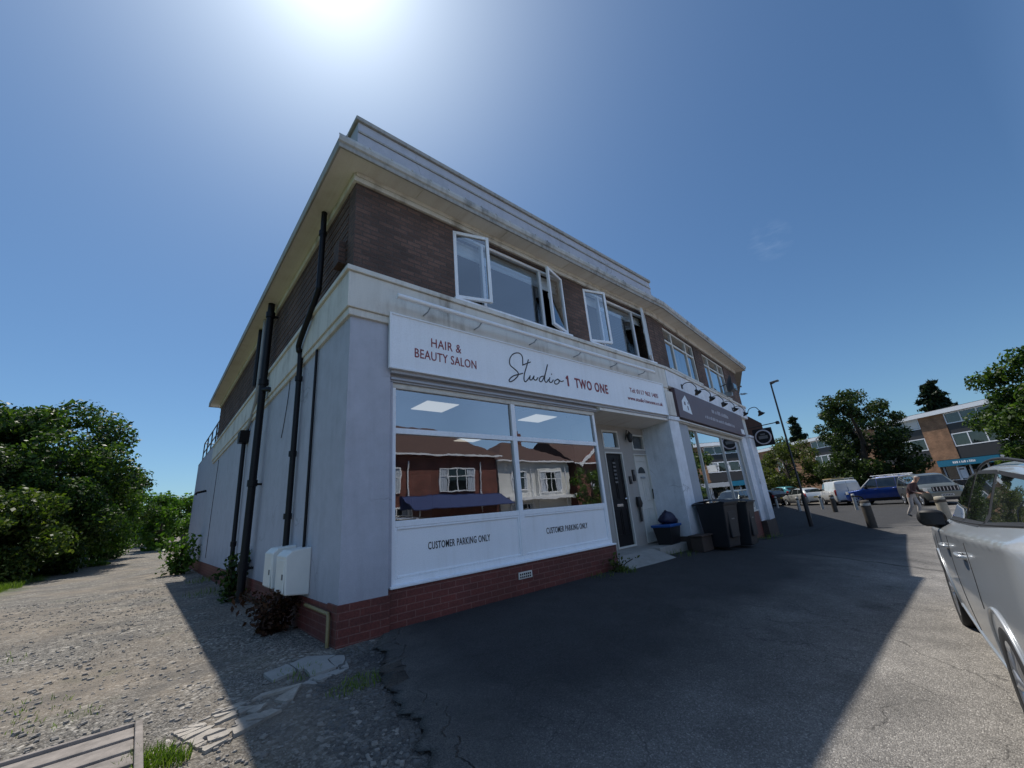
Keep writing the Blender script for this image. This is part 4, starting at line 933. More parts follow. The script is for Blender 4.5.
# ================================================================ foliage
rng = np.random.default_rng(11)
def leaf_mesh(name, C, size, mat, parent=None, up=.25, aspect=.55, jitter=.35, out=None, wood=None):
    """one small folded leaf blade (diamond) per centre"""
    C = np.asarray(C, float); N = len(C)
    d = rng.normal(size=(N, 3)); 
    if out is not None: d = d*.75+out
    d[:, 2] += up; d /= np.linalg.norm(d, axis=1)[:, None]+1e-9
    a = np.cross(d, rng.normal(size=(N, 3))); a /= np.linalg.norm(a, axis=1)[:, None]+1e-9
    b = np.cross(d, a); s = size*(1+jitter*rng.normal(size=N)).clip(.4, 2)
    s = s[:, None]
    V = np.stack([C-a*s, C+b*s*aspect+d*s*.12, C+a*s, C-b*s*aspect+d*s*.12], 1).reshape(-1, 3)
    me = bpy.data.meshes.new(name); me.vertices.add(4*N); me.vertices.foreach_set('co', V.ravel())
    me.loops.add(4*N); me.loops.foreach_set('vertex_index', np.arange(4*N, dtype=np.int32))
    me.polygons.add(N); me.polygons.foreach_set('loop_start', np.arange(0, 4*N, 4, dtype=np.int32))
    me.materials.append(MATS[mat]); me.update(calc_edges=True); me.validate()
    o = bpy.data.objects.new(name, me); col.objects.link(o); o.parent = parent; return o
def clump_cloud(clumps, per, flat=.75):
    """leaf centres gathered in soft-edged clumps: clumps rows (x,y,z,r)"""
    out = []; dirs = []
    for x, y, z, r in clumps:
        n = max(8, int(per*(r**2))); p = rng.normal(size=(n, 3)); p /= np.linalg.norm(p, axis=1)[:, None]
        rad = r*(rng.random(n)**.33)*(.75+.35*rng.random(n)); q = p*rad[:, None]; q[:, 2] *= flat
        out.append(q+[x, y, z]); dirs.append(p)
    return np.concatenate(out), np.concatenate(dirs)
def crown_clumps(center, rad, n, r0, r1, low=-1.0, gap=.0):
    c = np.array(center); rad = np.array(rad); P = []
    while len(P) < n:
        v = rng.normal(size=3); v /= np.linalg.norm(v)
        if v[2] < low: continue
        k = .35+.65*rng.random()**.45
        wob = 1+.13*math.sin(3.1*v[0]*2+c[0])*math.cos(2.7*v[1]*2+c[1])+.09*math.sin(5*v[2]*2+c[0])
        P.append((*(c+v*rad*k*wob), r0+(r1-r0)*rng.random()))
    return np.array(P)
def limbs(b, base, h, r, targets, n=7, lean=(0, 0)):
    top = Vector((base[0]+lean[0], base[1]+lean[1], base[2]+h))
    mid = Vector(base).lerp(top, .5)+Vector((rng.normal()*.04*h, rng.normal()*.04*h, 0))
    b.tube(cr([base, mid, top], 5), [r*(1-.06*i) for i in range(11)], 9)
    for t in targets:
        t = Vector(t); k = .55+.45*rng.random(); s = Vector(base).lerp(top, k); m = s.lerp(t, .5)+Vector((0, 0, .12*(t-s).length))
        b.tube(cr([s, m, t], 4), [r*.5*(1-.1*i) for i in range(9)], 6)
def tree(name, label, base, h, rad, mat, leaf, per, n, trunk=.2, clump=(.6, 1.1), cz=.62, group=None, low=-.7, aspect=.55, flat=.75):
    t = empty(name, base, 0, label, 'tree' if 'bush' not in name and 'shrub' not in name else 'bush', group)
    cl = crown_clumps((0, 0, h*cz), rad, n, *clump, low=low)
    P, D = clump_cloud(cl, per, flat); P[:, 2] = np.maximum(P[:, 2], .05)
    leaf_mesh('crown', P, leaf, mat, t, .3, aspect, out=D*.6)
    b = MB(); tg = [tuple(c[:3]) for c in cl[::max(1, len(cl)//9)]]
    limbs(b, (0, 0, -.2), h*.6, trunk, tg); b.build('trunk', 'bark', t)
    return t
def conifer(label, base, h, r, name='conifer_tree', mat='leaf_conifer', leaf=.16, tiers=13, zj=.35):
    t = empty(name, base, 0, label, 'tree'); P = []; b = MB(); b.tube([(0,0,-.2),(0,0,h*.97)], [.22,.03], 8)
    for k in range(tiers):
      for j in range(9):
        z = h*(.12+.86*(k+zj*3*(rng.random()-.5))/tiers); rr = r*(1-.9*(k/tiers))*(.85+.3*rng.random())
        a = 2*math.pi*(j/9+.07*k)+rng.normal()*.25; L = rr*(.6+.55*rng.random())
        if True:
            tip = np.array([math.cos(a)*L, math.sin(a)*L, z+.10*L-.12*rng.random()*L]); b.tube([(0,0,z), tuple(tip)], [.04,.012], 4)
            m = int(26+40*L); u = rng.random(m)**.6; q = tip*u[:, None]+np.array([0,0,z])*(1-u)[:, None]; q += rng.normal(size=(m,3))*[.12,.12,.09]*(1+.3*L)
            P.append(q)
    leaf_mesh('crown', np.concatenate(P), leaf, mat, t, .3, .35); b.build('trunk', 'bark', t); return t
def plant(name, label, base, h, r, n, mat, leaf, stems=7, cat='plant'):
    t = empty(name, base, 0, label, cat); b = MB(); P = []
    for k in range(stems):
        a = rng.random()*6.28; L = h*(.6+.45*rng.random()); tip = np.array([math.cos(a)*r*rng.random(), math.sin(a)*r*rng.random(), L])
        b.tube(cr([(0,0,-.05), tuple(tip*[.35,.35,.6]), tuple(tip)], 3), .008, 4)
        m = n//stems; u = rng.random(m); q = np.outer(u, tip)+rng.normal(size=(m,3))*[r*.22,r*.22,h*.06]; q[:,2] = np.abs(q[:,2])+.02; P.append(q)
    leaf_mesh('foliage', np.concatenate(P), leaf, mat, t, .4, .5); b.build('stem', 'bark', t); return t
def blades(name, spots, mat, **props):
    """grass: tapering bent blades; spots rows (x, y, radius, count, height)"""
    vs = []; f = []
    for x, y, r, n, h in spots:
        for k in range(n):
            a = rng.random()*6.28; q = r*math.sqrt(rng.random()); px, py = x+q*math.cos(a), y+q*math.sin(a); z = gz(px, py)-.01
            hh = h*(.45+.8*rng.random()); w = .0016+.0016*rng.random()+h*.008; d = rng.random()*6.28; dx, dy = math.cos(d), math.sin(d); ln = hh*(.2+.6*rng.random()); e = rng.random()*6.28; ex, ey = math.cos(e)*w, math.sin(e)*w
            o = len(vs); vs += [(px-ex,py-ey,z),(px+ex,py+ey,z),(px+dx*ln*.35+ex*.8,py+dy*ln*.35+ey*.8,z+hh*.6),(px+dx*ln*.35-ex*.8,py+dy*ln*.35-ey*.8,z+hh*.6),(px+dx*ln,py+dy*ln,z+hh)]
            f += [(o,o+1,o+2,o+3),(o+3,o+2,o+4)]
    b = MB(); b.add(vs, f); return b.build(name, mat, None, **props)
# ================================================================ ground
def spaced(lo, hi, core, fine, grow):
    """grid lines: fine over the core interval, growing outwards"""
    a = list(np.arange(core[0], core[1]+1e-6, fine)); s = fine; x = core[1]
    while x < hi: s *= grow; x += s; a.append(min(x, hi))
    s = fine; x = core[0]; pre = []
    while x > lo: s *= grow; x -= s; pre.append(max(x, lo))
    return pre[::-1]+a
def bumpy(x, y): return .012*noise.noise(Vector((x*1.3, y*1.3, 0)))+.006*noise.noise(Vector((x*4, y*4, 3)))
gx_ = spaced(-900, 900, (-6, 2), .12, 1.13); gy_ = spaced(-900, 900, (-4.5, 4), .12, 1.11)
b = MB(); vs = [(x, y, gz(x, y)-.015+(bumpy(x, y) if abs(x) < 12 and -8 < y < 40 else 0)) for y in gy_ for x in gx_]; n = len(gx_)
b.add(vs, [(j*n+i, j*n+i+1, (j+1)*n+i+1, (j+1)*n+i) for j in range(len(gy_)-1) for i in range(n-1)], 0, True)
b.build('ground', 'gravel_ground', None, kind='structure')
def edge_x(y):
    """ragged left edge of the tarmac"""
    base = interp([(.6,.72),(.0,.42),(-.25,.27),(-1.3,-.06),(-2.1,-.22),(-2.6,-.34),(-4,-.75),(-7,-2.2),(-14,-3.5)], y) if y < .6 else .7
    return base+.10*noise.noise(Vector((y*2.6, 1.7, 0)))+.09*noise.noise(Vector((y*8, 4.2, 0)))+.045*noise.noise(Vector((y*21, 7.2, 0)))
ys = sorted(set([round(v, 3) for v in spaced(-13.5, 46, (-3.2, .1), .02, 1.16)])); us = [0, .002, .004]+list(np.linspace(.01, 1, 90)**1.6)
b = MB(); vs = []
for y in ys:
    xe = edge_x(y) if y < .1 else 8.0
    for k, u in enumerate(us):
        x = xe+u*(60-xe); vs.append((x, y, gz(x, y)+(-.03 if k == 0 else -.008 if k == 1 else .010+(.006*noise.noise(Vector((x*.9, y*.9, 5))) if x < 15 else 0))))
n = len(us); b.add(vs, [(j*n+i, j*n+i+1, (j+1)*n+i+1, (j+1)*n+i) for j in range(len(ys)-1) for i in range(n-1)], 0, True)
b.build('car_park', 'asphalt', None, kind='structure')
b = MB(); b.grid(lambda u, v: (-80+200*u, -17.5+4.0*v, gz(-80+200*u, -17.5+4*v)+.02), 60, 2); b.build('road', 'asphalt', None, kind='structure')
b = MB(); b.grid(lambda u, v: (-80+200*u, -19.6+2.0*v, gz(-80+200*u, -18)+.13), 60, 1); b.grid(lambda u, v: (-80+200*u, -17.6, gz(-80+200*u, -18)-.02+.15*v), 60, 1); b.build('pavement', 'concrete', None, kind='structure')

# loose stones of the lane
def stones(name, region, num, s0, s1, mat, **pr):
    vs = []; f = []
    base = [(-1,-1,-.5),(1,-.8,-.6),(.9,1,-.5),(-.8,.9,-.55),(-.7,-.6,.5),(.6,-.7,.6),(.7,.6,.45),(-.6,.7,.55)]
    fc = [(0,3,2,1),(4,5,6,7),(0,1,5,4),(1,2,6,5),(2,3,7,6),(3,0,4,7)]
    k = 0
    while k < num:
        x, y = region()
        if x is None: continue
        s = s0+(s1-s0)*rng.random()**3; a = rng.random()*6.28; ca, sa = math.cos(a), math.sin(a); z = gz(x, y)-.012+s*.15; o = len(vs); fx, fy, fz = s*(.7+.6*rng.random()), s*(.6+.5*rng.random()), s*(.4+.35*rng.random())
        for p in base:
            px, py, pz = p[0]*fx*(.8+.4*rng.random()), p[1]*fy*(.8+.4*rng.random()), p[2]*fz
            vs.append((x+px*ca-py*sa, y+px*sa+py*ca, z+pz))
        f += [tuple(i+o for i in q) for q in fc]; k += 1
    b = MB(); b.add(vs, f); return b.build(name, mat, None, **pr)
def lane():
    x = -.2-4.6*rng.random()**1.0; y = -2.6+13*rng.random()**2.0
    if x > edge_x(y)-.05 or (x > -.12 and y > -.1): return None, None
    return x, y
simple('stone_mix', (.22,.20,.175), .9, .7, 14, bump=.3); simple('rubble_mix', (.105,.10,.093), .9, .8, 12, bump=.3)
stones('gravel', lane, 9000, .005, .024, 'stone_mix', kind='stuff')
def rim_zone():
    y = -2.4+2.4*rng.random(); x = edge_x(y)+.28-.75*rng.random()**.8; return (x, y) if not (x > -.05 and y > -.05) else (None, None)
stones('rubble', rim_zone, 1500, .004, .026, 'rubble_mix', kind='stuff')
# broken slabs let into the lane
def slab_poly(cx, cy, r, rnd, nm=7):
    return [(cx+r*(.75+.5*rnd.random())*math.cos(2*math.pi*k/nm+.3*rnd.random())*1.25, cy+r*(.75+.5*rnd.random())*math.sin(2*math.pi*k/nm+.3*rnd.random())) for k in range(nm)]
def shards(region, num, seed, stretch=1.0, ang=0.0, keep=1.0, gap=.006):
    """broken-slab outlines: Voronoi cells of random seeds clipped to a region"""
    rnd = random.Random(seed); xs = [p[0] for p in region]; ys_ = [p[1] for p in region]; ca, sa = math.cos(ang), math.sin(ang)
    fw = lambda p: ((p[0]*ca+p[1]*sa)/stretch, -p[0]*sa+p[1]*ca); bw = lambda p: (p[0]*stretch*ca-p[1]*sa, p[0]*stretch*sa+p[1]*ca)
    reg = [fw(p) for p in region]; lo = [min(q[k] for q in reg) for k in (0, 1)]; hi = [max(q[k] for q in reg) for k in (0, 1)]
    def inside(p): return all((b[0]-a[0])*(p[1]-a[1])-(b[1]-a[1])*(p[0]-a[0]) >= 0 for a, b in zip(reg, reg[1:]+reg[:1]))
    S = []
    while len(S) < num:
        p = (rnd.uniform(lo[0], hi[0]), rnd.uniform(lo[1], hi[1]))
        if inside(p): S.append(p)
    out = []
    for k, p in enumerate(S):
        poly = list(reg)
        for m, q in enumerate(S):
            if m == k: continue
            mx, my, dx, dy = (p[0]+q[0])/2, (p[1]+q[1])/2, q[0]-p[0], q[1]-p[1]; L = math.hypot(dx, dy); new = []
            f = lambda r: (r[0]-mx)*dx+(r[1]-my)*dy+gap*L*(.6+rnd.random()*.8)*.5
            fs = [(r[0]-mx)*dx+(r[1]-my)*dy+gap*L*.5 for r in poly]
            for a, b, fa, fb in zip(poly, poly[1:]+poly[:1], fs, fs[1:]+fs[:1]):
                if fa <= 0: new.append(a)
                if (fa < 0) != (fb < 0): t = fa/(fa-fb); new.append((a[0]+(b[0]-a[0])*t, a[1]+(b[1]-a[1])*t))
            poly = new
            if len(poly) < 3: break
        if len(poly) >= 3 and rnd.random() < keep:
            P = []
            for a, b in zip(poly, poly[1:]+poly[:1]):
                for t in (0, .33, .67):
                    P.append((a[0]+(b[0]-a[0])*t+rnd.uniform(-.004, .004), a[1]+(b[1]-a[1])*t+rnd.uniform(-.004, .004)))
            out.append([bw(q) for q in P])
    return out, rnd
def shard_mesh(name, mat, polys, rnd, top, label):
    b = MB()
    for P in polys:
        h = top+rnd.uniform(-.012, .004); tx, ty = rnd.uniform(-.03, .03), rnd.uniform(-.03, .03); cx = sum(p[0] for p in P)/len(P); cy = sum(p[1] for p in P)/len(P); n = len(P)
        lo_ = [(x, y, gz(x, y)-.05) for x, y in P]; hi_ = [(x, y, gz(x, y)+h+tx*(x-cx)+ty*(y-cy)+rnd.uniform(-.002, .002)) for x, y in P]
        if sum(P[k][0]*P[(k+1) % n][1]-P[(k+1) % n][0]*P[k][1] for k in range(n)) < 0: lo_.reverse(); hi_.reverse()
        b.add(lo_+hi_, [tuple(range(n, 2*n))]+[(k, (k+1) % n, n+(k+1) % n, n+k) for k in range(n)])
    tag(b.build(name, mat, None, bevel=.004), label, 'paving' if 'slab' in name else 'concrete patch')
P_, r_ = shards([(-1.30,-.80),(-1.16,-1.22),(-.66,-1.00),(-.50,-.68),(-.82,-.60)], 34, 8, 1.9, .12, .78, .010)
shard_mesh('paving_slab', 'pale_slab', P_, r_, .003, 'pale broken crazy-paving patch let into the gravel lane, half in shadow')
P_, r_ = shards([(-.66,-.18),(-.64,-.52),(-.40,-.74),(-.10,-.64),(-.03,-.30),(-.28,-.04)], 9, 4, 1.5, .5, .9, .012)
shard_mesh('concrete_patch', 'concrete', P_, r_, .002, 'grey weathered concrete patch on the ground by the building corner')
# weathered boards lying bottom left
B = empty('wooden_hatch', (-1.475, -.52, gz(-1.5,-.6)-.012), R(-90), 'weathered grey board hatch lying flat in the gravel, bottom left corner', 'hatch')
b = MB()
for k in range(12): b.box(.02+k*.074, .088+k*.074, -1.05, -.012, -.015, .022+.006*((k*7) % 3))
b.build('board', 'weathered_timber', B, bevel=.006)
b = MB(); b.box(-.02, .92, -.01, .03, -.02, .045); b.box(-.02, .016, -1.05, -.012, -.02, .042); b.build('edge_frame', 'weathered_timber', B, bevel=.006)
# grass and weeds
blades('grass', [(-1.42,-1.12,.13,420,.07),(-1.30,-1.2,.08,160,.07),(-.14,-1.0,.16,140,.05),(-.3,-1.05,.12,80,.04),(-.45,-.4,.2,60,.05),(-2.2,.6,.35,90,.035),(-1.9,.1,.25,60,.03),(-2.9,3.2,.5,80,.06),(-.35,6.8,.5,120,.12),(-.2,10,.4,120,.14)]
       +[(-5.3+rng.normal()*.3, 15+k*.25, .45, 260, .20) for k in range(22)]+[(-5.7, 13+k*.3, .6, 140, .2) for k in range(20)]+[(-6.6, 10+k*.8, .9, 220, .25) for k in range(12)]+[(-3.8+.12*k, 30+k*.8, .6, 80, .2) for k in range(10)]
       +[(4.2,-.05,.25,60,.1),(4.75,-.25,.2,90,.12),(6.9,-.12,.35,70,.12),(12.6,.55,.7,120,.16),(14.5,.8,.5,90,.18)], 'grass_blade', kind='stuff')
plant('weed_plant', 'leafy bright green weed sprouting at the far foot of the side wall', (-.55, 14.2, gz(-.5,14)), 1.25, .75, 900, 'leaf_bright', .075, 12)
plant('weed_plant', 'dark ivy-like weed climbing round the thick black pipe', (-.26, 4.9, -.02), .85, .3, 500, 'leaf_laurel', .045, 9)
plant('dead_plant', 'reddish brown withered plant below the meter boxes', (-.28, 1.45, -.03), .50, .38, 1300, 'leaf_dead', .03, 16)
plant('weed_plant', 'small scrubby weed at the foot of the red brick plinth beside the doorstep', (4.72, -.12, -.04), .28, .28, 160, 'leaf_olive', .03, 8)

# hedge trees on the left of the lane
tree('hedge_tree', 'tall dark rounded tree behind the hedge left of the lane', (-6.6, 26.5, gz(-6.6,26.5)), 8.5, (4.7, 3.8, 3.8), 'leaf_laurel', .10, 600, 92, .28, (.7, 1.4), .53, aspect=.5)
tree('hedge_tree', 'broad dark tree cut by the left picture edge', (-13.5, 27, gz(-13.5,27)), 7.6, (5.2, 3.8, 3.4), 'leaf_laurel', .10, 520, 64, .28, (.8, 1.5), .54)
HG = 'bushes along the left side of the lane'
for (x, y, h, rx, ry, m, lab) in ((-6.0,19.6,3.4,2.1,1.8,'leaf_mixed','glossy green bush at the front of the hedge, beside the grass verge'), (-8.6,17.8,4.4,2.5,2.0,'leaf_laurel','front bush at the left picture edge, tallest of the front row'),
      (-4.9,23.0,4.2,1.9,2.0,'leaf_laurel','bush beside the lane under the tall dark tree'), (-8.2,22.2,5.6,2.7,2.2,'leaf_dark','taller bush directly below the dark tree'), (-3.9,27.4,4.6,2.0,2.2,'leaf_bright','fresh green bush where the hedge comes closest to the lane'), (-3.2,33,4.6,2.0,2.2,'leaf_laurel','last bush of the hedge before the lane bends')):
    tree('hedge_bush', lab, (x, y, gz(x,y)), h, (rx, ry, h*.52), m, .07, 1000, 52, .08, (.5, .9), .47, HG, low=-1)
for (x, y, h, r_, lab) in ((-.6,39,4.4,1.9,'light green bush where the hedge bends towards the shed'), (-1.2,46,4.6,2.6,'light green bush at the far end of the lane'), (1.6,47,4.2,2.2,'light green bush at the far lane end, next to the shed')):
    tree('hedge_bush', lab, (x, y, gz(x,y)), h, (r_, r_, h*.5), 'leaf_bright', .14, 230, 26, .1, (.6, 1.0), .5, 'bushes at the end of the lane', low=-1)
b = MB(); Sx = empty('garden_shed', (2.6, 42, gz(2.6,42)), 0, 'dark timber shed at the far end of the lane beside the render wall', 'shed')
b.box(-1.6,1.6,0,2.2,0,1.75); b.build('wall', 'shed_timber', Sx); b = MB(); b.prism([(-1.8,-.2,1.7),(1.8,-.2,1.7),(1.8,1.1,2.2),(-1.8,1.1,2.2)], (0,0,.07)); b.prism([(-1.8,2.4,1.7),(1.8,2.4,1.7),(1.8,1.1,2.2),(-1.8,1.1,2.2)], (0,0,.07)); b.build('roof', 'flat_roof', Sx)

# ================================================================ bins, box, bag by the entrance
def bin_(x, y, rz, label):
    t = empty('wheelie_bin', (x, y, gz(x,y)+.012), rz, label, 'bin', 'wheelie bins in front of the shops')
    b = MB(); lo = [(-.23,-.26,.06),(.23,-.26,.06),(.23,.24,.06),(-.23,.24,.06)]; hi = [(-.29,-.35,.98),(.29,-.35,.98),(.29,.32,.98),(-.29,.32,.98)]
    b.add(lo+hi, [(0,3,2,1),(4,5,6,7),(0,1,5,4),(1,2,6,5),(2,3,7,6),(3,0,4,7)]); b.box(-.30,.30,-.36,-.30,.92,.985); b.box(-.16,.16,-.335,-.29,.25,.8)
    b.build('body', 'bin_plastic', t, bevel=.018)
    b = MB(); b.grid(lambda u, v: (-.31+.62*u, -.38+.76*v, .99+.07*math.sin(math.pi*v)**.7*(1-.3*abs(2*u-1)**3)), 8, 10); b.box(-.31,.31,-.385,-.36,.965,.995); b.build('lid', 'bin_plastic', t)
    b = MB(); b.tube([(-.27,.40,.97),(.27,.40,.97)], .016, 8); b.box(-.27,-.22,.3,.4,.95,.985); b.box(.22,.27,.3,.4,.95,.985); b.build('handle', 'bin_plastic', t)
    for sx in (-1, 1):
        b = MB(); b.lathe([(0,-.02),(.1,-.02),(.1,.02),(0,.02)], 18, Matrix.Translation((sx*.25,.28,.1)) @ Matrix.Rotation(R(90),4,'Y')); b.build('wheel', 'tyre_rubber', t)
    b = MB(); b.box(-.06,.06,-.3395,-.3355,.62,.645); b.build('label_plate', 'dish_grey', t)
bin_(8.12, -.50, R(-6), 'dark wheelie bin nearest the white pier'); bin_(8.85, -.62, R(4), 'dark wheelie bin second from the white pier'); bin_(9.5, -.35, R(12), 'dark wheelie bin tucked behind the other two, under the second shop window')
RB = empty('recycling_box', (7.22, .28, .175), R(5), 'black recycling box with a bright blue rim in the doorway', 'box')
b = MB(); b.add([(-.22,-.15,0),(.22,-.15,0),(.22,.15,0),(-.22,.15,0),(-.27,-.2,.36),(.27,-.2,.36),(.27,.2,.36),(-.27,.2,.36)], [(0,3,2,1),(0,1,5,4),(1,2,6,5),(2,3,7,6),(3,0,4,7),(4,5,6,7)]); b.build('tub', 'black_plastic', RB)
b = MB(); b.box(-.30,.30,-.23,.23,.355,.41); b.build('rim', 'blue_plastic', RB, bevel=.015)
b = MB()
prof = [(0,.0),(.2,.0),(.235,.05),(.225,.12),(.19,.19),(.15,.25),(.12,.30),(.07,.335),(.05,.37),(0,.38)]
b.lathe(prof, 22, Matrix.Translation((7.36,.32,.585)) @ Matrix.Rotation(R(12),4,'Y') @ Matrix.Diagonal((.95,.75,.8,1))); o = b.build('refuse_bag', 'navy_bag'); 
for v in o.data.vertices: v.co += Vector((noise.noise(v.co*9), noise.noise(v.co*9+Vector((5,0,0))), .4*noise.noise(v.co*7)))*.07
tag(o, 'dark navy bag heaped on the blue-rimmed recycling box', 'bag')
PB = empty('planter_box', (7.60, -.27, gz(7.60,-.27)+.01), 0, 'low brown planter box at the foot of the white pier', 'planter')
b = MB(); b.frame(-.3,.3,0,.01,0,.01,.004) if False else None; b.box(-.24,.24,-.13,.13,0,.30); b.build('box', 'brown_planter', PB, bevel=.012); b = MB(); b.box(-.27,.27,-.16,.16,.302,.335); b.build('rim', 'brown_planter', PB, bevel=.01)
b = MB(); b.tube([(8.25,-.17,.9),(8.25,-.17,.15),(8.25,-.3,.02)], .035, 8); tag(b.build('waste_pipe', 'white_upvc'), 'short white waste pipe on the white pier beside the bins', 'pipe')

# ================================================================ bollards, lamp post
def bollard(x, y, h, r, mat, label, cap=False, tilt=0):
    t = empty('bollard', (x, y, gz(x,y)), 0, label, 'bollard', 'bollards along the car park edge'); t.rotation_euler = (0, tilt, rng.random()*3)
    b = MB(); b.lathe([(r*1.0,-.1),(r,h*.3),(r*.97,h*.9),(r*.9,h*.985),(r*.55,h),(0,h)], 14); b.build('post', mat, t)
    b = MB(); b.lathe([(r*1.03,h*.80),(r*1.04,h*.81),(r*1.04,h*.88),(r*1.03,h*.89)], 14); b.build('band', 'bollard_white' if 'dark' in mat else 'bollard_dark', t)
bollard(18.4,-1.48,.98,.15,'bollard_dark','thick dark timber bollard nearest the shops, at the tip of the shadow'); bollard(18.9,-3.42,.95,.15,'bollard_pale','pale weathered timber bollard just beyond the silver car mirror')
bollard(29.3,1.75,1.0,.13,'bollard_dark','slim dark bollard behind the white van'); bollard(30.6,.95,.95,.09,'bollard_white','white bollard left of the blue car'); bollard(32.3,4.35,.95,.09,'bollard_white','white bollard in front of the white hatchback')
bollard(33.5,3.3,.95,.085,'bollard_white','white bollard right of the lamp post, before the van'); bollard(34.2,2.75,.95,.085,'bollard_white','white bollard closest to the van bumper'); bollard(39,7.7,.95,.10,'bollard_white','farthest white bollard, next to the dark car')
LP = empty('lamp_post', (19.6,.7,gz(19.6,.7)), 0, 'tall dark lamp post rising from the shaded car park', 'lamp post')
b = MB(); b.tube([(0,0,0),(0,0,1.25)], .082, 12); b.tube([(0,0,1.25),(0,0,1.32),(0,0,6.35)], [.08,.046,.034], 12); b.build('pole', 'wrought_metal', LP)
b = MB(); b.tube([(0,0,6.3),(.05,-.15,6.36)], .03, 8); b.prism([(-.08,.02,6.34),(.08,.02,6.34),(.09,-.34,6.36),(-.09,-.34,6.36)], (0,0,.07)); b.build('lantern', 'dish_grey', LP, bevel=.015)
b = MB(); b.box(-.05,.05,-.086,-.078,.35,.85); b.build('access_door', 'dish_grey', LP)

# ================================================================ vehicles in place
HD = R(7.84); hub = Vector((2.15, -4.515)); c_ = hub+Vector((math.cos(HD), math.sin(HD)))*1.39+Vector((math.sin(HD), -math.cos(HD)))*(.91-.02)
sv = silver((c_.x, c_.y, (gz(hub.x, hub.y)+gz(hub.x, hub.y-1.7))/2+.012), HD); sv.rotation_euler[0] = math.atan2(gz(hub.x, hub.y)-gz(hub.x, hub.y-1.7), 1.7)
hatch('parked_car', 'white hatchback parked left of the white van', 'paint_pearl', (42.6, 6.6, gz(42.6,6.6)), R(42))
hatch('parked_car', 'teal small hatchback half hidden behind the white hatchback', 'paint_teal', (49, 10.2, gz(49,10.2)), R(62), 3.9, 1.5)
hatch('parked_car', 'dark hatchback farthest left in the row, next to the shop end', 'paint_dark', (44.5, 10.3, gz(44.5,10.3)), R(60), 4.3, 1.5)
van('white van with timber on its roof rack, seen from behind', (39.6, 3.3, gz(39.6,3.3)), R(26))
suv('blue off-road car with white roof and roof rack', 'paint_blue', (36.7, .2, gz(36.7,.2)), R(80), 4.15, 1.84, True, None, 'paint_white')
suv('grey-green off-road car facing the camera behind the walking man', 'paint_grey_green', (33.6, -2.2, gz(33.6,-2.2)), R(-158), 4.3, 1.78, False, (.56,.76,1.02,8))
# car seen only as a reflection in the salon glass
hatch('parked_car', 'dark blue car across the road, seen as a reflection in the salon window', 'paint_blue', (17.5, -14.2, gz(17.5,-14.2)+.02), R(3), 4.4, 1.5, group=None)

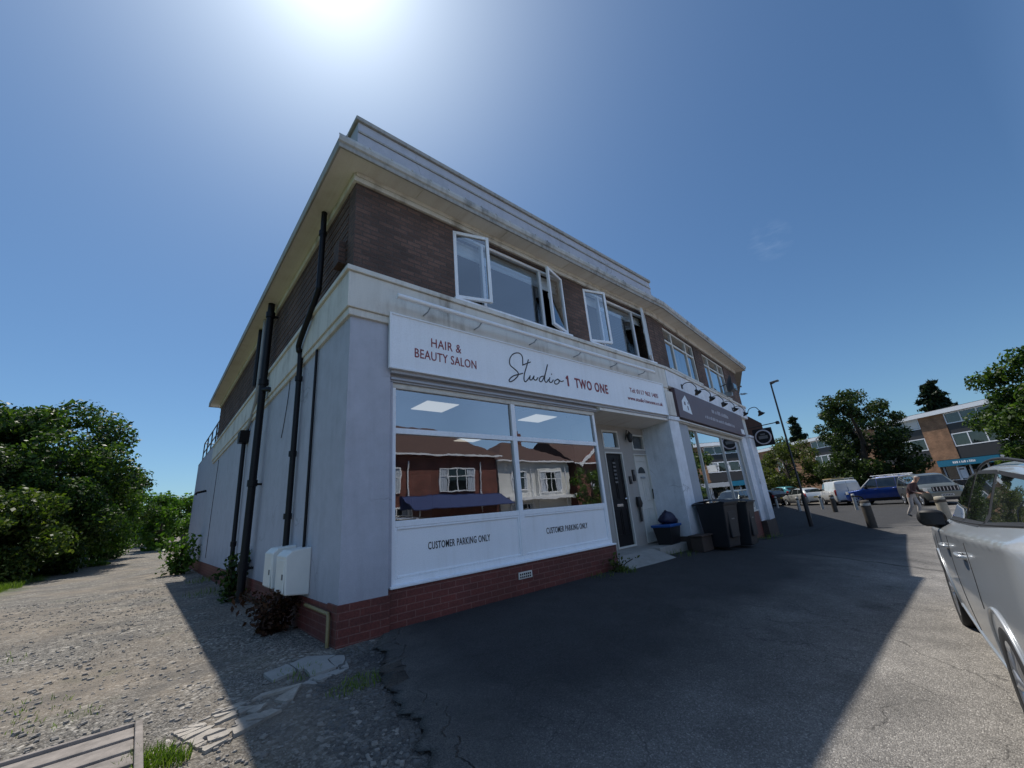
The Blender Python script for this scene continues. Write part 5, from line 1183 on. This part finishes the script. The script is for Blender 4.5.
# ================================================================ walking man
def person(loc, rz):
    t = empty('person', loc, rz, 'stooping man in dark top and pale trousers walking past the parked cars', 'person')
    J = {'pel':(0,0,.90,.135),'belly':(.05,0,1.05,.145),'chest':(.20,0,1.28,.155),'neck':(.33,0,1.44,.055),'chin':(.40,0,1.50,.075),'head':(.43,0,1.60,.098),'crown':(.42,0,1.69,.06),
         'hl':(.0,.10,.86,.105),'kl':(.13,.11,.48,.078),'al':(.02,.11,.09,.05),'tl':(.17,.12,.035,.038),'hr':(.0,-.10,.86,.105),'kr':(-.02,-.11,.47,.078),'ar':(-.26,-.11,.13,.05),'tr':(-.13,-.12,.045,.038),
         'sl':(.20,.19,1.33,.075),'el':(.22,.25,1.06,.052),'wl':(.44,.22,.98,.034),'sr':(.20,-.19,1.33,.075),'er':(.20,-.25,1.06,.052),'wr':(.42,-.22,.97,.034)}
    K = list(J); E_ = [('pel','belly'),('belly','chest'),('chest','neck'),('neck','chin'),('chin','head'),('head','crown'),('pel','hl'),('hl','kl'),('kl','al'),('al','tl'),('pel','hr'),('hr','kr'),('kr','ar'),('ar','tr'),('chest','sl'),('sl','el'),('el','wl'),('chest','sr'),('sr','er'),('er','wr')]
    for s, w in (('l','wl'),('r','wr')):
        y0 = J[w][1]; x0, z0 = J[w][0], J[w][2]
        J['pm'+s] = (x0+.07, y0, z0-.01, .034); E_.append((w, 'pm'+s)); K.append('pm'+s)
        for q in range(4):
            a, c = 'f%s%d' % (s, q), 'g%s%d' % (s, q); yy = y0+(q-1.5)*.022; J[a] = (x0+.115, yy, z0-.02, .011); J[c] = (x0+.135, yy, z0-.055-.004*q, .009); E_ += [('pm'+s, a), (a, c)]; K += [a, c]
        th = 'th'+s; sg = 1 if s == 'l' else -1; J[th] = (x0+.08, y0-sg*.05, z0-.025, .012); E_.append(('pm'+s, th)); K.append(th)
    me = bpy.data.meshes.new('body'); me.from_pydata([J[k][:3] for k in K], [(K.index(a), K.index(c)) for a, c in E_], [])
    o = bpy.data.objects.new('body', me); col.objects.link(o)
    md = o.modifiers.new('skin', 'SKIN'); md.use_smooth_shade = True
    for i, k in enumerate(K): me.skin_vertices[0].data[i].radius = (J[k][3], J[k][3]); me.skin_vertices[0].data[i].use_root = (k == 'pel')
    sb = o.modifiers.new('sub', 'SUBSURF'); sb.levels = 2; sb.render_levels = 2
    m2 = bpy.data.meshes.new_from_object(o.evaluated_get(bpy.context.evaluated_depsgraph_get())); o.modifiers.clear(); o.data = m2; o.parent = t
    for n_ in ('skin_tone','shirt_dark','trousers_pale','shoe_dark','hair_grey'): m2.materials.append(MATS[n_])
    for p in m2.polygons:
        x, y, z = p.center; arm = abs(y) > .165 and z > .8
        if z < .085 or (x < -.1 and z < .12): mi = 3
        elif arm: mi = 1 if (z > 1.01) else 0
        elif z < .93+.15*max(0, x): mi = 2
        elif z < 1.42-.1*(x-.3): mi = 1
        else: mi = 4 if (z > 1.645 or (x < .40 and z > 1.55)) else 0
        p.material_index = mi
    for sg in (1, -1):
        b = MB(); b.lathe([(0,-.012),(.012,0),(0,.012)], 8, Matrix.Translation((.505, sg*.035, 1.615))); b.build('eye', 'shoe_dark', t)
        b = MB(); b.lathe([(0,-.03),(.014,0),(0,.03)], 8, Matrix.Translation((.42, sg*.098, 1.60))); b.build('ear', 'skin_tone', t)
    b = MB(); b.tube([(.51,0,1.62),(.545,0,1.575),(.515,0,1.565)], [.012,.02,.012], 8); b.build('nose', 'skin_tone', t)
    b = MB(); b.box(.495,.502,-.028,.028,1.535,1.542); b.build('mouth', 'shirt_dark', t)
    return t
pm = person((23.3,-2.3,gz(23.3,-2.3)), R(-112))

# ================================================================ flats across the side road
FA = R(53.96); FB = empty('brick_flats', (63.2,-5.6,0), FA, 'long three-storey brick flats with white roof edge behind the parked cars', 'building')
# local: x along the front (away to the left), y: -y points away from the camera side -> the front is at y = 0, facing +y
g0, zt = -.6, 8.1
bays = [(-16,-12.6,'b'),(-12.6,-6.4,'w'),(-6.4,-3.4,'b'),(-3.4,2.9,'w'),(2.9,5.6,'b'),(5.6,11.2,'w'),(11.2,13.9,'b'),(13.9,19.5,'w'),(19.5,22.0,'w'),(22.0,27.8,'b'),(27.8,30.3,'w'),(30.3,34.3,'b')]
def fpart(nm, mt, *bx):
    b = MB(); b.box(*bx); return b.build(nm, mt, FB)
for a, c, k in bays:
    if k == 'b': fpart('wall', 'flats_brick', a, c, -.3, .0, 2.6, 7.62)
    else:
        for z0, z1 in ((2.6,3.85),(5.32,6.38)): fpart('spandrel_panel', 'flats_dark', a, c, -.3, -.06, z0, z1)
fpart('end_wall', 'flats_brick', 34.0, 34.3, -9, -.3, g0, 7.62)
for a, c in ((30.3, 34.3), (22, 27.8), (5.2, 14)): fpart('lower_wall', 'flats_brick', a, c, -.3, 0, g0, 2.6)
b = MB(); b.box(-16, 34.3, -9, -.31, 7.3, 7.6); b.box(-16, 34.0, -9, -8.7, g0, 7.3); b.box(-16,34,-1.2,-1.0,g0,7.3); b.build('core_wall', 'flats_dark', FB)
b = MB(); b.box(-16.3, 34.7, -9.3, .35, 7.63, 8.08); b.build('roof_edge', 'white_upvc', FB); b = MB(); b.box(-16.2, 34.6, -9.2, .28, 8.081, 8.14); b.build('roof', 'flat_roof', FB)
for a, c, k in bays:
    if k != 'w': continue
    n = max(2, int(round((c-a)/1.6)))
    for z0, z1 in ((3.88,5.3),(6.4,7.6)):
        b = MB(); b.frame(a+.03, c-.03, z0, z1, -.16, -.04, .10)
        for q in range(1, n): xx = a+(c-a)*q/n; b.box(xx-.05, xx+.05, -.155, -.045, z0+.1, z1-.1)
        f = b.build('window', 'white_upvc', FB)
        b = MB(); b.box(a+.1, c-.1, -.105, -.095, z0+.1, z1-.1); b.build('pane', 'car_glass', f)
        if (a, z0) in ((2.9,3.88),(-3.4,3.88),(5.6,6.4),(27.8,6.4)):
            b = MB(); b.box(a+.2, a+.2+(c-a)/n*.8, -.094, -.09, z0+.15, z1-.12); b.build('curtain', 'white_render', f)
b = MB(); b.box(-16, 5.2, -.42, -.36, g0, 1.85); b.build('shopfront_glass', 'car_glass', FB)
b = MB()
for a in (-12,-9,-6,-3.4,-1.2,.8,2.4,3.6,5.0): b.box(a, a+.14, -.36, -.28, g0, 1.9)
b.box(-16,5.2,-.355,-.285,.25,.4); b.build('shopfront_frame', 'white_upvc', FB)
b = MB(); b.frame(2.9, 3.75, .0, 1.7, -.28, -.2, .16); d_ = b.build('door', 'white_upvc', FB); b = MB(); b.box(3.1,3.55,-.25,-.24,.5,1.4); b.build('door_panel', 'white_upvc', d_)
FS = empty('shop_sign', (63.2,-5.6,0), FA, 'turquoise shop sign over the ground floor of the brick flats', 'sign')
b = MB(); b.box(-.6, 5.2, -.3, .12, 1.88, 2.55); b.build('board', 'teal_sign', FS)
random.seed(9); b = MB(); x = 1.5
while x < 3.6: w_ = random.uniform(.08,.16); b.box(x, x+w_, .122, .126, 2.12, 2.12+random.uniform(.16,.24)); x += w_+random.choice((.04,.04,.12))
b.build('faint_lettering', 'white_upvc', FS)
b = MB(); b.box(-10, -.7, -.3, .1, 1.88, 2.5); tag(b.build('shop_sign', 'grey_panel'), 'plain grey shop sign beside the turquoise one, behind the right-hand tree', 'sign'); o = bpy.context.scene.objects[-1] if False else None
for ob in col.objects:
    if ob.name.startswith('shop_sign') and ob.type == 'MESH': ob.location = (63.2,-5.6,0); ob.rotation_euler = (0,0,FA)
# stone garden wall, trees in front of the flats
SW = MB(); SW.prism([(47.5,-6.5,-.5),(50.5,2.6,-.5),(50.5,2.6,.55),(47.5,-6.5,.55)], (.4,-.1,0)); tag(SW.build('garden_wall', 'stone_wall'), 'low grey stone wall in front of the brick flats, right of the off-road cars', 'wall')
tree('broad_tree', 'big dark broad tree in front of the middle of the brick flats', (46.5, 1.75, gz(46.5,1.75)), 10.0, (3.5,3.5,4.7), 'leaf_dark', .12, 420, 100, .3, (.5,1.1), .48, None, -1, .5)
tree('broad_tree', 'green leafy tree at the right picture edge above the silver car', (41.5,-9.6, gz(43,-9.6)), 9.2, (4.4,4.2,4.7), 'leaf_laurel', .12, 420, 110, .3, (.6,1.3), .49, None, -1)
tree('light_bush', 'yellow-green bushy tree left of the big dark tree', (52.5, 10.0, gz(52,10)), 6.6, (3.6,3.6,3.2), 'leaf_olive', .11, 420, 34, .15, (.6,1.1), .5, None, -1)
tree('light_bush', 'lower olive bush behind the white hatchback', (57, 12.2, gz(57,12)), 4.6, (3.4,3.2,2.4), 'leaf_olive', .11, 420, 24, .12, (.6,1.0), .48, None, -1)
tree('light_bush', 'small bright yellow-green bush right of the big dark tree', (49.5,.6, gz(49.5,.6)), 3.6, (1.5,1.5,1.8), 'leaf_bright', .12, 260, 16, .08, (.5,.8), .5, None, -1)
tree('light_bush', 'dark bush behind the blue car', (50,3.0, gz(50,3)), 2.6, (2.6,2.4,1.4), 'leaf_dark', .14, 260, 18, .08, (.5,.9), .5, None, -1)
tree('light_bush', 'dark evergreen bush showing just past the white end of the shops', (57, 15.6, gz(57,15.6)), 5.6, (1.6,1.6,2.9), 'leaf_conifer', .15, 240, 26, .1, (.5,.9), .5, None, -1)
conifer('pointed dark conifer rising behind the left end of the brick flats', (96, 18.2, 0), 15.5, 3.0, leaf=.34, tiers=15)
conifer('spreading dark conifer rising above the roof of the brick flats', (92, -2.4, 0), 16.4, 5.4, leaf=.40, tiers=12)
# ================================================================ houses opposite (seen reflected in the salon glass)
def house(x0, x1, y0, y1, eave, ridge, wallm, label, hip=True, chim=None, bay=None):
    cx, cy, g = (x0+x1)/2, y1, gz((x0+x1)/2, y1); t = empty('house', (cx, cy, g), 0, label, 'house'); w = (x1-x0)/2; d = y1-y0; e = eave-g; rg = ridge-g
    b = MB(); b.box(-w, w, -d, 0, -.3, e); b.build('wall', wallm, t)
    b = MB(); o_ = .4; i = d/2 if hip else -o_
    b.add([(-w-o_,-d-o_,e-.05),(w+o_,-d-o_,e-.05),(w+o_,o_,e-.05),(-w-o_,o_,e-.05),(-w+i,-d/2,rg),(w-i,-d/2,rg)], [(0,1,5,4),(1,2,5),(2,3,4,5),(3,0,4),(0,3,2,1)]); rf = b.build('roof', 'house_tiles', t)
    b = MB(); b.box(-w-o_, w+o_, o_-.02, o_+.06, e-.14, e-.02); b.build('gutter', 'white_upvc', t)
    if chim is not None:
        b = MB(); b.box(chim-.35, chim+.35, -d/2-.3, -d/2+.3, rg-1.0, rg+.9); b.tube([(chim-.12,-d/2,rg+.9),(chim-.12,-d/2,rg+1.25)], .1, 8); b.tube([(chim+.15,-d/2,rg+.9),(chim+.15,-d/2,rg+1.2)], .1, 8); b.build('chimney', 'house_brick', rf)
    return t, w, d, e
def hwin(t, x0, x1, z0, z1, y=.0, n=3):
    b = MB(); b.frame(x0, x1, z0, z1, y+.002, y+.09, .08)
    for k in range(1, n): xx = x0+(x1-x0)*k/n; b.box(xx-.035, xx+.035, y+.004, y+.088, z0+.08, z1-.08)
    b.box(x0+.08, x1-.08, y+.006, y+.086, z0+(z1-z0)*.62, z0+(z1-z0)*.62+.06)
    b.tube([(x1+.5, y+.12, z0-1.5), (x1+.5, y+.12, z1+.4)], .05, 6)
    f = b.build('window', 'white_upvc', t); g = MB(); g.box(x0+.05, x1-.05, y+.03, y+.04, z0+.05, z1-.05); g.build('pane', 'car_glass', f)
    for a, c in ((x0+.08, x0+(x1-x0)*.22), (x1-(x1-x0)*.2, x1-.08)):
        g = MB(); g.grid(lambda u, v: (a+(c-a)*u, y+.045+.006*math.sin(u*22), z0+.1+(z1-z0-.2)*v), 14, 1); g.build('curtain', 'curtain_fabric', f)
t, w, d, e = house(6.5, 18.6, -27, -20, 5.35, 8.0, 'house_brick', 'red brick house with tiled hip roof across the road, mirrored in the salon window', True, -1.6)
hwin(t, .9, 3.9, 3.2, 4.9, 0, 4); hwin(t, -4.5, -2, 3.2, 4.9, 0, 3); hwin(t, -4.5, -1.2, .9, 2.4)
b = MB(); b.prism([(-2.0,.01,2.2),(6.0,.01,2.2),(6.0,.01,3.0),(-2.0,.01,3.0)], (0,.3,0)); b.prism([(-2.0,.32,2.9),(6.0,.32,2.9),(6.0,1.9,2.1),(-2.0,1.9,2.1)], (0,0,.05)); b.build('awning', 'blue_awning', t)
b = MB(); b.box(-1.2,.9,.312,.316,2.4,2.75); b.build('awning_sign', 'white_upvc', t)
t, w, d, e = house(19.2, 27.6, -27.5, -20.5, 5.1, 7.3, 'white_render', 'white rendered house across the road, mirrored in the right-hand salon pane', True, 1.2)
hwin(t, -2.9, -1.2, 3.2, 4.7, 0, 2); hwin(t, .2, 2.8, 2.9, 4.7, .25, 4); b = MB(); b.box(.0,3.0,.001,.25,2.2,4.95); b.build('bay', 'white_render', t); b = MB(); b.box(-4.2,4.3,.0,1.1,2.35,2.6); b.build('porch_roof', 'white_upvc', t); hwin(t, -3.2,-.5,.8,2.1)
t, w, d, e = house(28.6, 37, -28, -20.5, 5.0, 8.0, 'house_brick', 'brick house with a white-edged gable beyond the white house, mirrored in the salon glass', False, None)
b = MB(); b.prism([(-3.8,.42,e-.1),(-.2,.42,7.3+.4),(-.2,.42,7.0+.4),(-3.6,.42,e-.4)], (0,.06,0)); b.prism([(3.4,.42,e-.1),(-.2,.42,7.7),(-.2,.42,7.4),(3.2,.42,e-.4)], (0,.06,0)); b.build('barge_board', 'white_upvc', t)
b = MB(); b.prism([(-3.6,.0,e-.1),(-.2,.0,7.6),(3.2,.0,e-.1)], (0,.4,0)); b.build('gable_wall', 'house_brick', t); hwin(t, -2.0, 1.2, 3.0, 4.6)
t, w, d, e = house(-9, 4.6, -28, -20.5, 5.4, 8.2, 'house_brick', 'red brick house across the road, left of the awning in the reflection', True, 2.0)
hwin(t, -4,-1.5,3.2,4.8); hwin(t, 1.5,4.2,3.2,4.8); hwin(t, -4,-1.0,.9,2.3)
tree('street_tree', 'green tree between the mirrored houses across the road', (28.2,-18.6,gz(28,-18.6)), 4.6, (1.6,1.6,1.9), 'leaf_bright', .14, 200, 18, .1, (.5,.8), .6)

# ================================================================ sun, sky, camera
SUN = Vector((.098, .495, 1.0)).normalized()
sl = bpy.data.lights.new('sun', 'SUN'); sl.energy = 5.0; sl.angle = R(.5); sl.color = (1.0, .945, .86)
so = bpy.data.objects.new('sun', sl); col.objects.link(so); so.rotation_euler = (-SUN).to_track_quat('-Z', 'Y').to_euler(); so.location = (0, 30, 60)
w = bpy.data.worlds.new('World'); scene.world = w; w.use_nodes = True; w.node_tree.nodes.clear(); n = NT(w.node_tree)
sky = n('ShaderNodeTexSky', {'sky_type': 'NISHITA', 'sun_disc': False, 'sun_elevation': math.asin(SUN.z), 'sun_rotation': math.atan2(SUN.x, SUN.y), 'air_density': 1.0, 'dust_density': .6, 'ozone_density': 2.5, 'altitude': 50})
tc = n('ShaderNodeTexCoord').outputs['Generated']
# forward-scattered haze round the sun
dt = n('ShaderNodeVectorMath', {'operation': 'DOT_PRODUCT'}, i0=tc, i1=tuple(SUN)); a = n.math('MAXIMUM', dt.outputs['Value'], 0)
glow = n.math('ADD', n.math('MULTIPLY', n.math('POWER', a, 160), 6.0), n.math('ADD', n.math('MULTIPLY', n.math('POWER', a, 26), 2.8), n.math('MULTIPLY', n.math('POWER', a, 9), 1.05)))
gl = n('ShaderNodeVectorMath', {'operation': 'SCALE'}, i0=(1.0, .99, .96)); n.l.new(glow, gl.inputs[3])
# one faint wisp of cloud to the right
wd = Vector((.868, .154, .473)).normalized(); CLOUD = wd
cd = n('ShaderNodeVectorMath', {'operation': 'DOT_PRODUCT'}, i0=tc, i1=tuple(wd)); cm = n.math('MULTIPLY', n.math('SUBTRACT', cd.outputs['Value'], .9991), 1300.0, True)
mp = n('ShaderNodeMapping', Vector=tc, Scale=(22, 22, 80)); cn = n.ramp(n.noise(mp.outputs[0], 1.0, 4, .55), [(.42, 0.0), (.85, 1.0)])
cl = n('ShaderNodeVectorMath', {'operation': 'SCALE'}, i0=(.85, .88, .92)); n.l.new(n.math('MULTIPLY', cm, cn), cl.inputs[3])
tint = n('ShaderNodeVectorMath', {'operation': 'MULTIPLY'}, i0=sky.outputs[0], i1=(.70, .94, 1.09))
# added fill: unseen sky behind the camera brightened to lift the shaded fronts
sx = n('ShaderNodeSeparateXYZ', i0=tc); back = n.math('MULTIPLY', n.ramp(n.math('MULTIPLY', sx.outputs[1], -1), [(.15, 0.0), (.75, 1.0)]), n.ramp(n.noise(tc, 2.2, 5), [(.3, .7), (.7, 1.3)]))
sky_fill = n('ShaderNodeVectorMath', {'operation': 'SCALE'}, i0=(3.0, 4.2, 6.2)); n.l.new(back, sky_fill.inputs[3])
t2 = n('ShaderNodeVectorMath', {'operation': 'ADD'}, i0=tint.outputs[0], i1=sky_fill.outputs[0])
s1 = n('ShaderNodeVectorMath', {'operation': 'ADD'}, i0=t2.outputs[0], i1=gl.outputs[0]); s2 = n('ShaderNodeVectorMath', {'operation': 'ADD'}, i0=s1.outputs[0], i1=cl.outputs[0])
bg = n('ShaderNodeBackground', Color=s2.outputs[0], Strength=.09); n.l.new(bg.outputs[0], n('ShaderNodeOutputWorld').inputs[0])

cam = bpy.data.cameras.new('camera'); cam.sensor_width = 36; cam.lens = 402.368/1024*36; cam.clip_start = .05; cam.clip_end = 3000
co = bpy.data.objects.new('camera', cam); col.objects.link(co); scene.camera = co
yaw, pitch, roll = CAM_YPR
fwd = Vector((math.sin(yaw)*math.cos(pitch), math.cos(yaw)*math.cos(pitch), math.sin(pitch))); rt = Vector((math.cos(yaw), -math.sin(yaw), 0)); dn = fwd.cross(rt)
r2 = math.cos(roll)*rt+math.sin(roll)*dn; d2 = -math.sin(roll)*rt+math.cos(roll)*dn
co.matrix_world = Matrix(((r2.x, -d2.x, -fwd.x, CAM_LOC[0]), (r2.y, -d2.y, -fwd.y, CAM_LOC[1]), (r2.z, -d2.z, -fwd.z, CAM_LOC[2]), (0,0,0,1)))
scene.render.engine = 'CYCLES'; scene.view_settings.view_transform = 'Standard'; scene.view_settings.look = 'None'; scene.view_settings.exposure = 0; scene.view_settings.gamma = 1
scene.cycles.use_denoising = True; scene.cycles.max_bounces = 8; scene.cycles.transparent_max_bounces = 12; scene.cycles.sample_clamp_indirect = 6; scene.cycles.caustics_reflective = False; scene.cycles.caustics_refractive = False
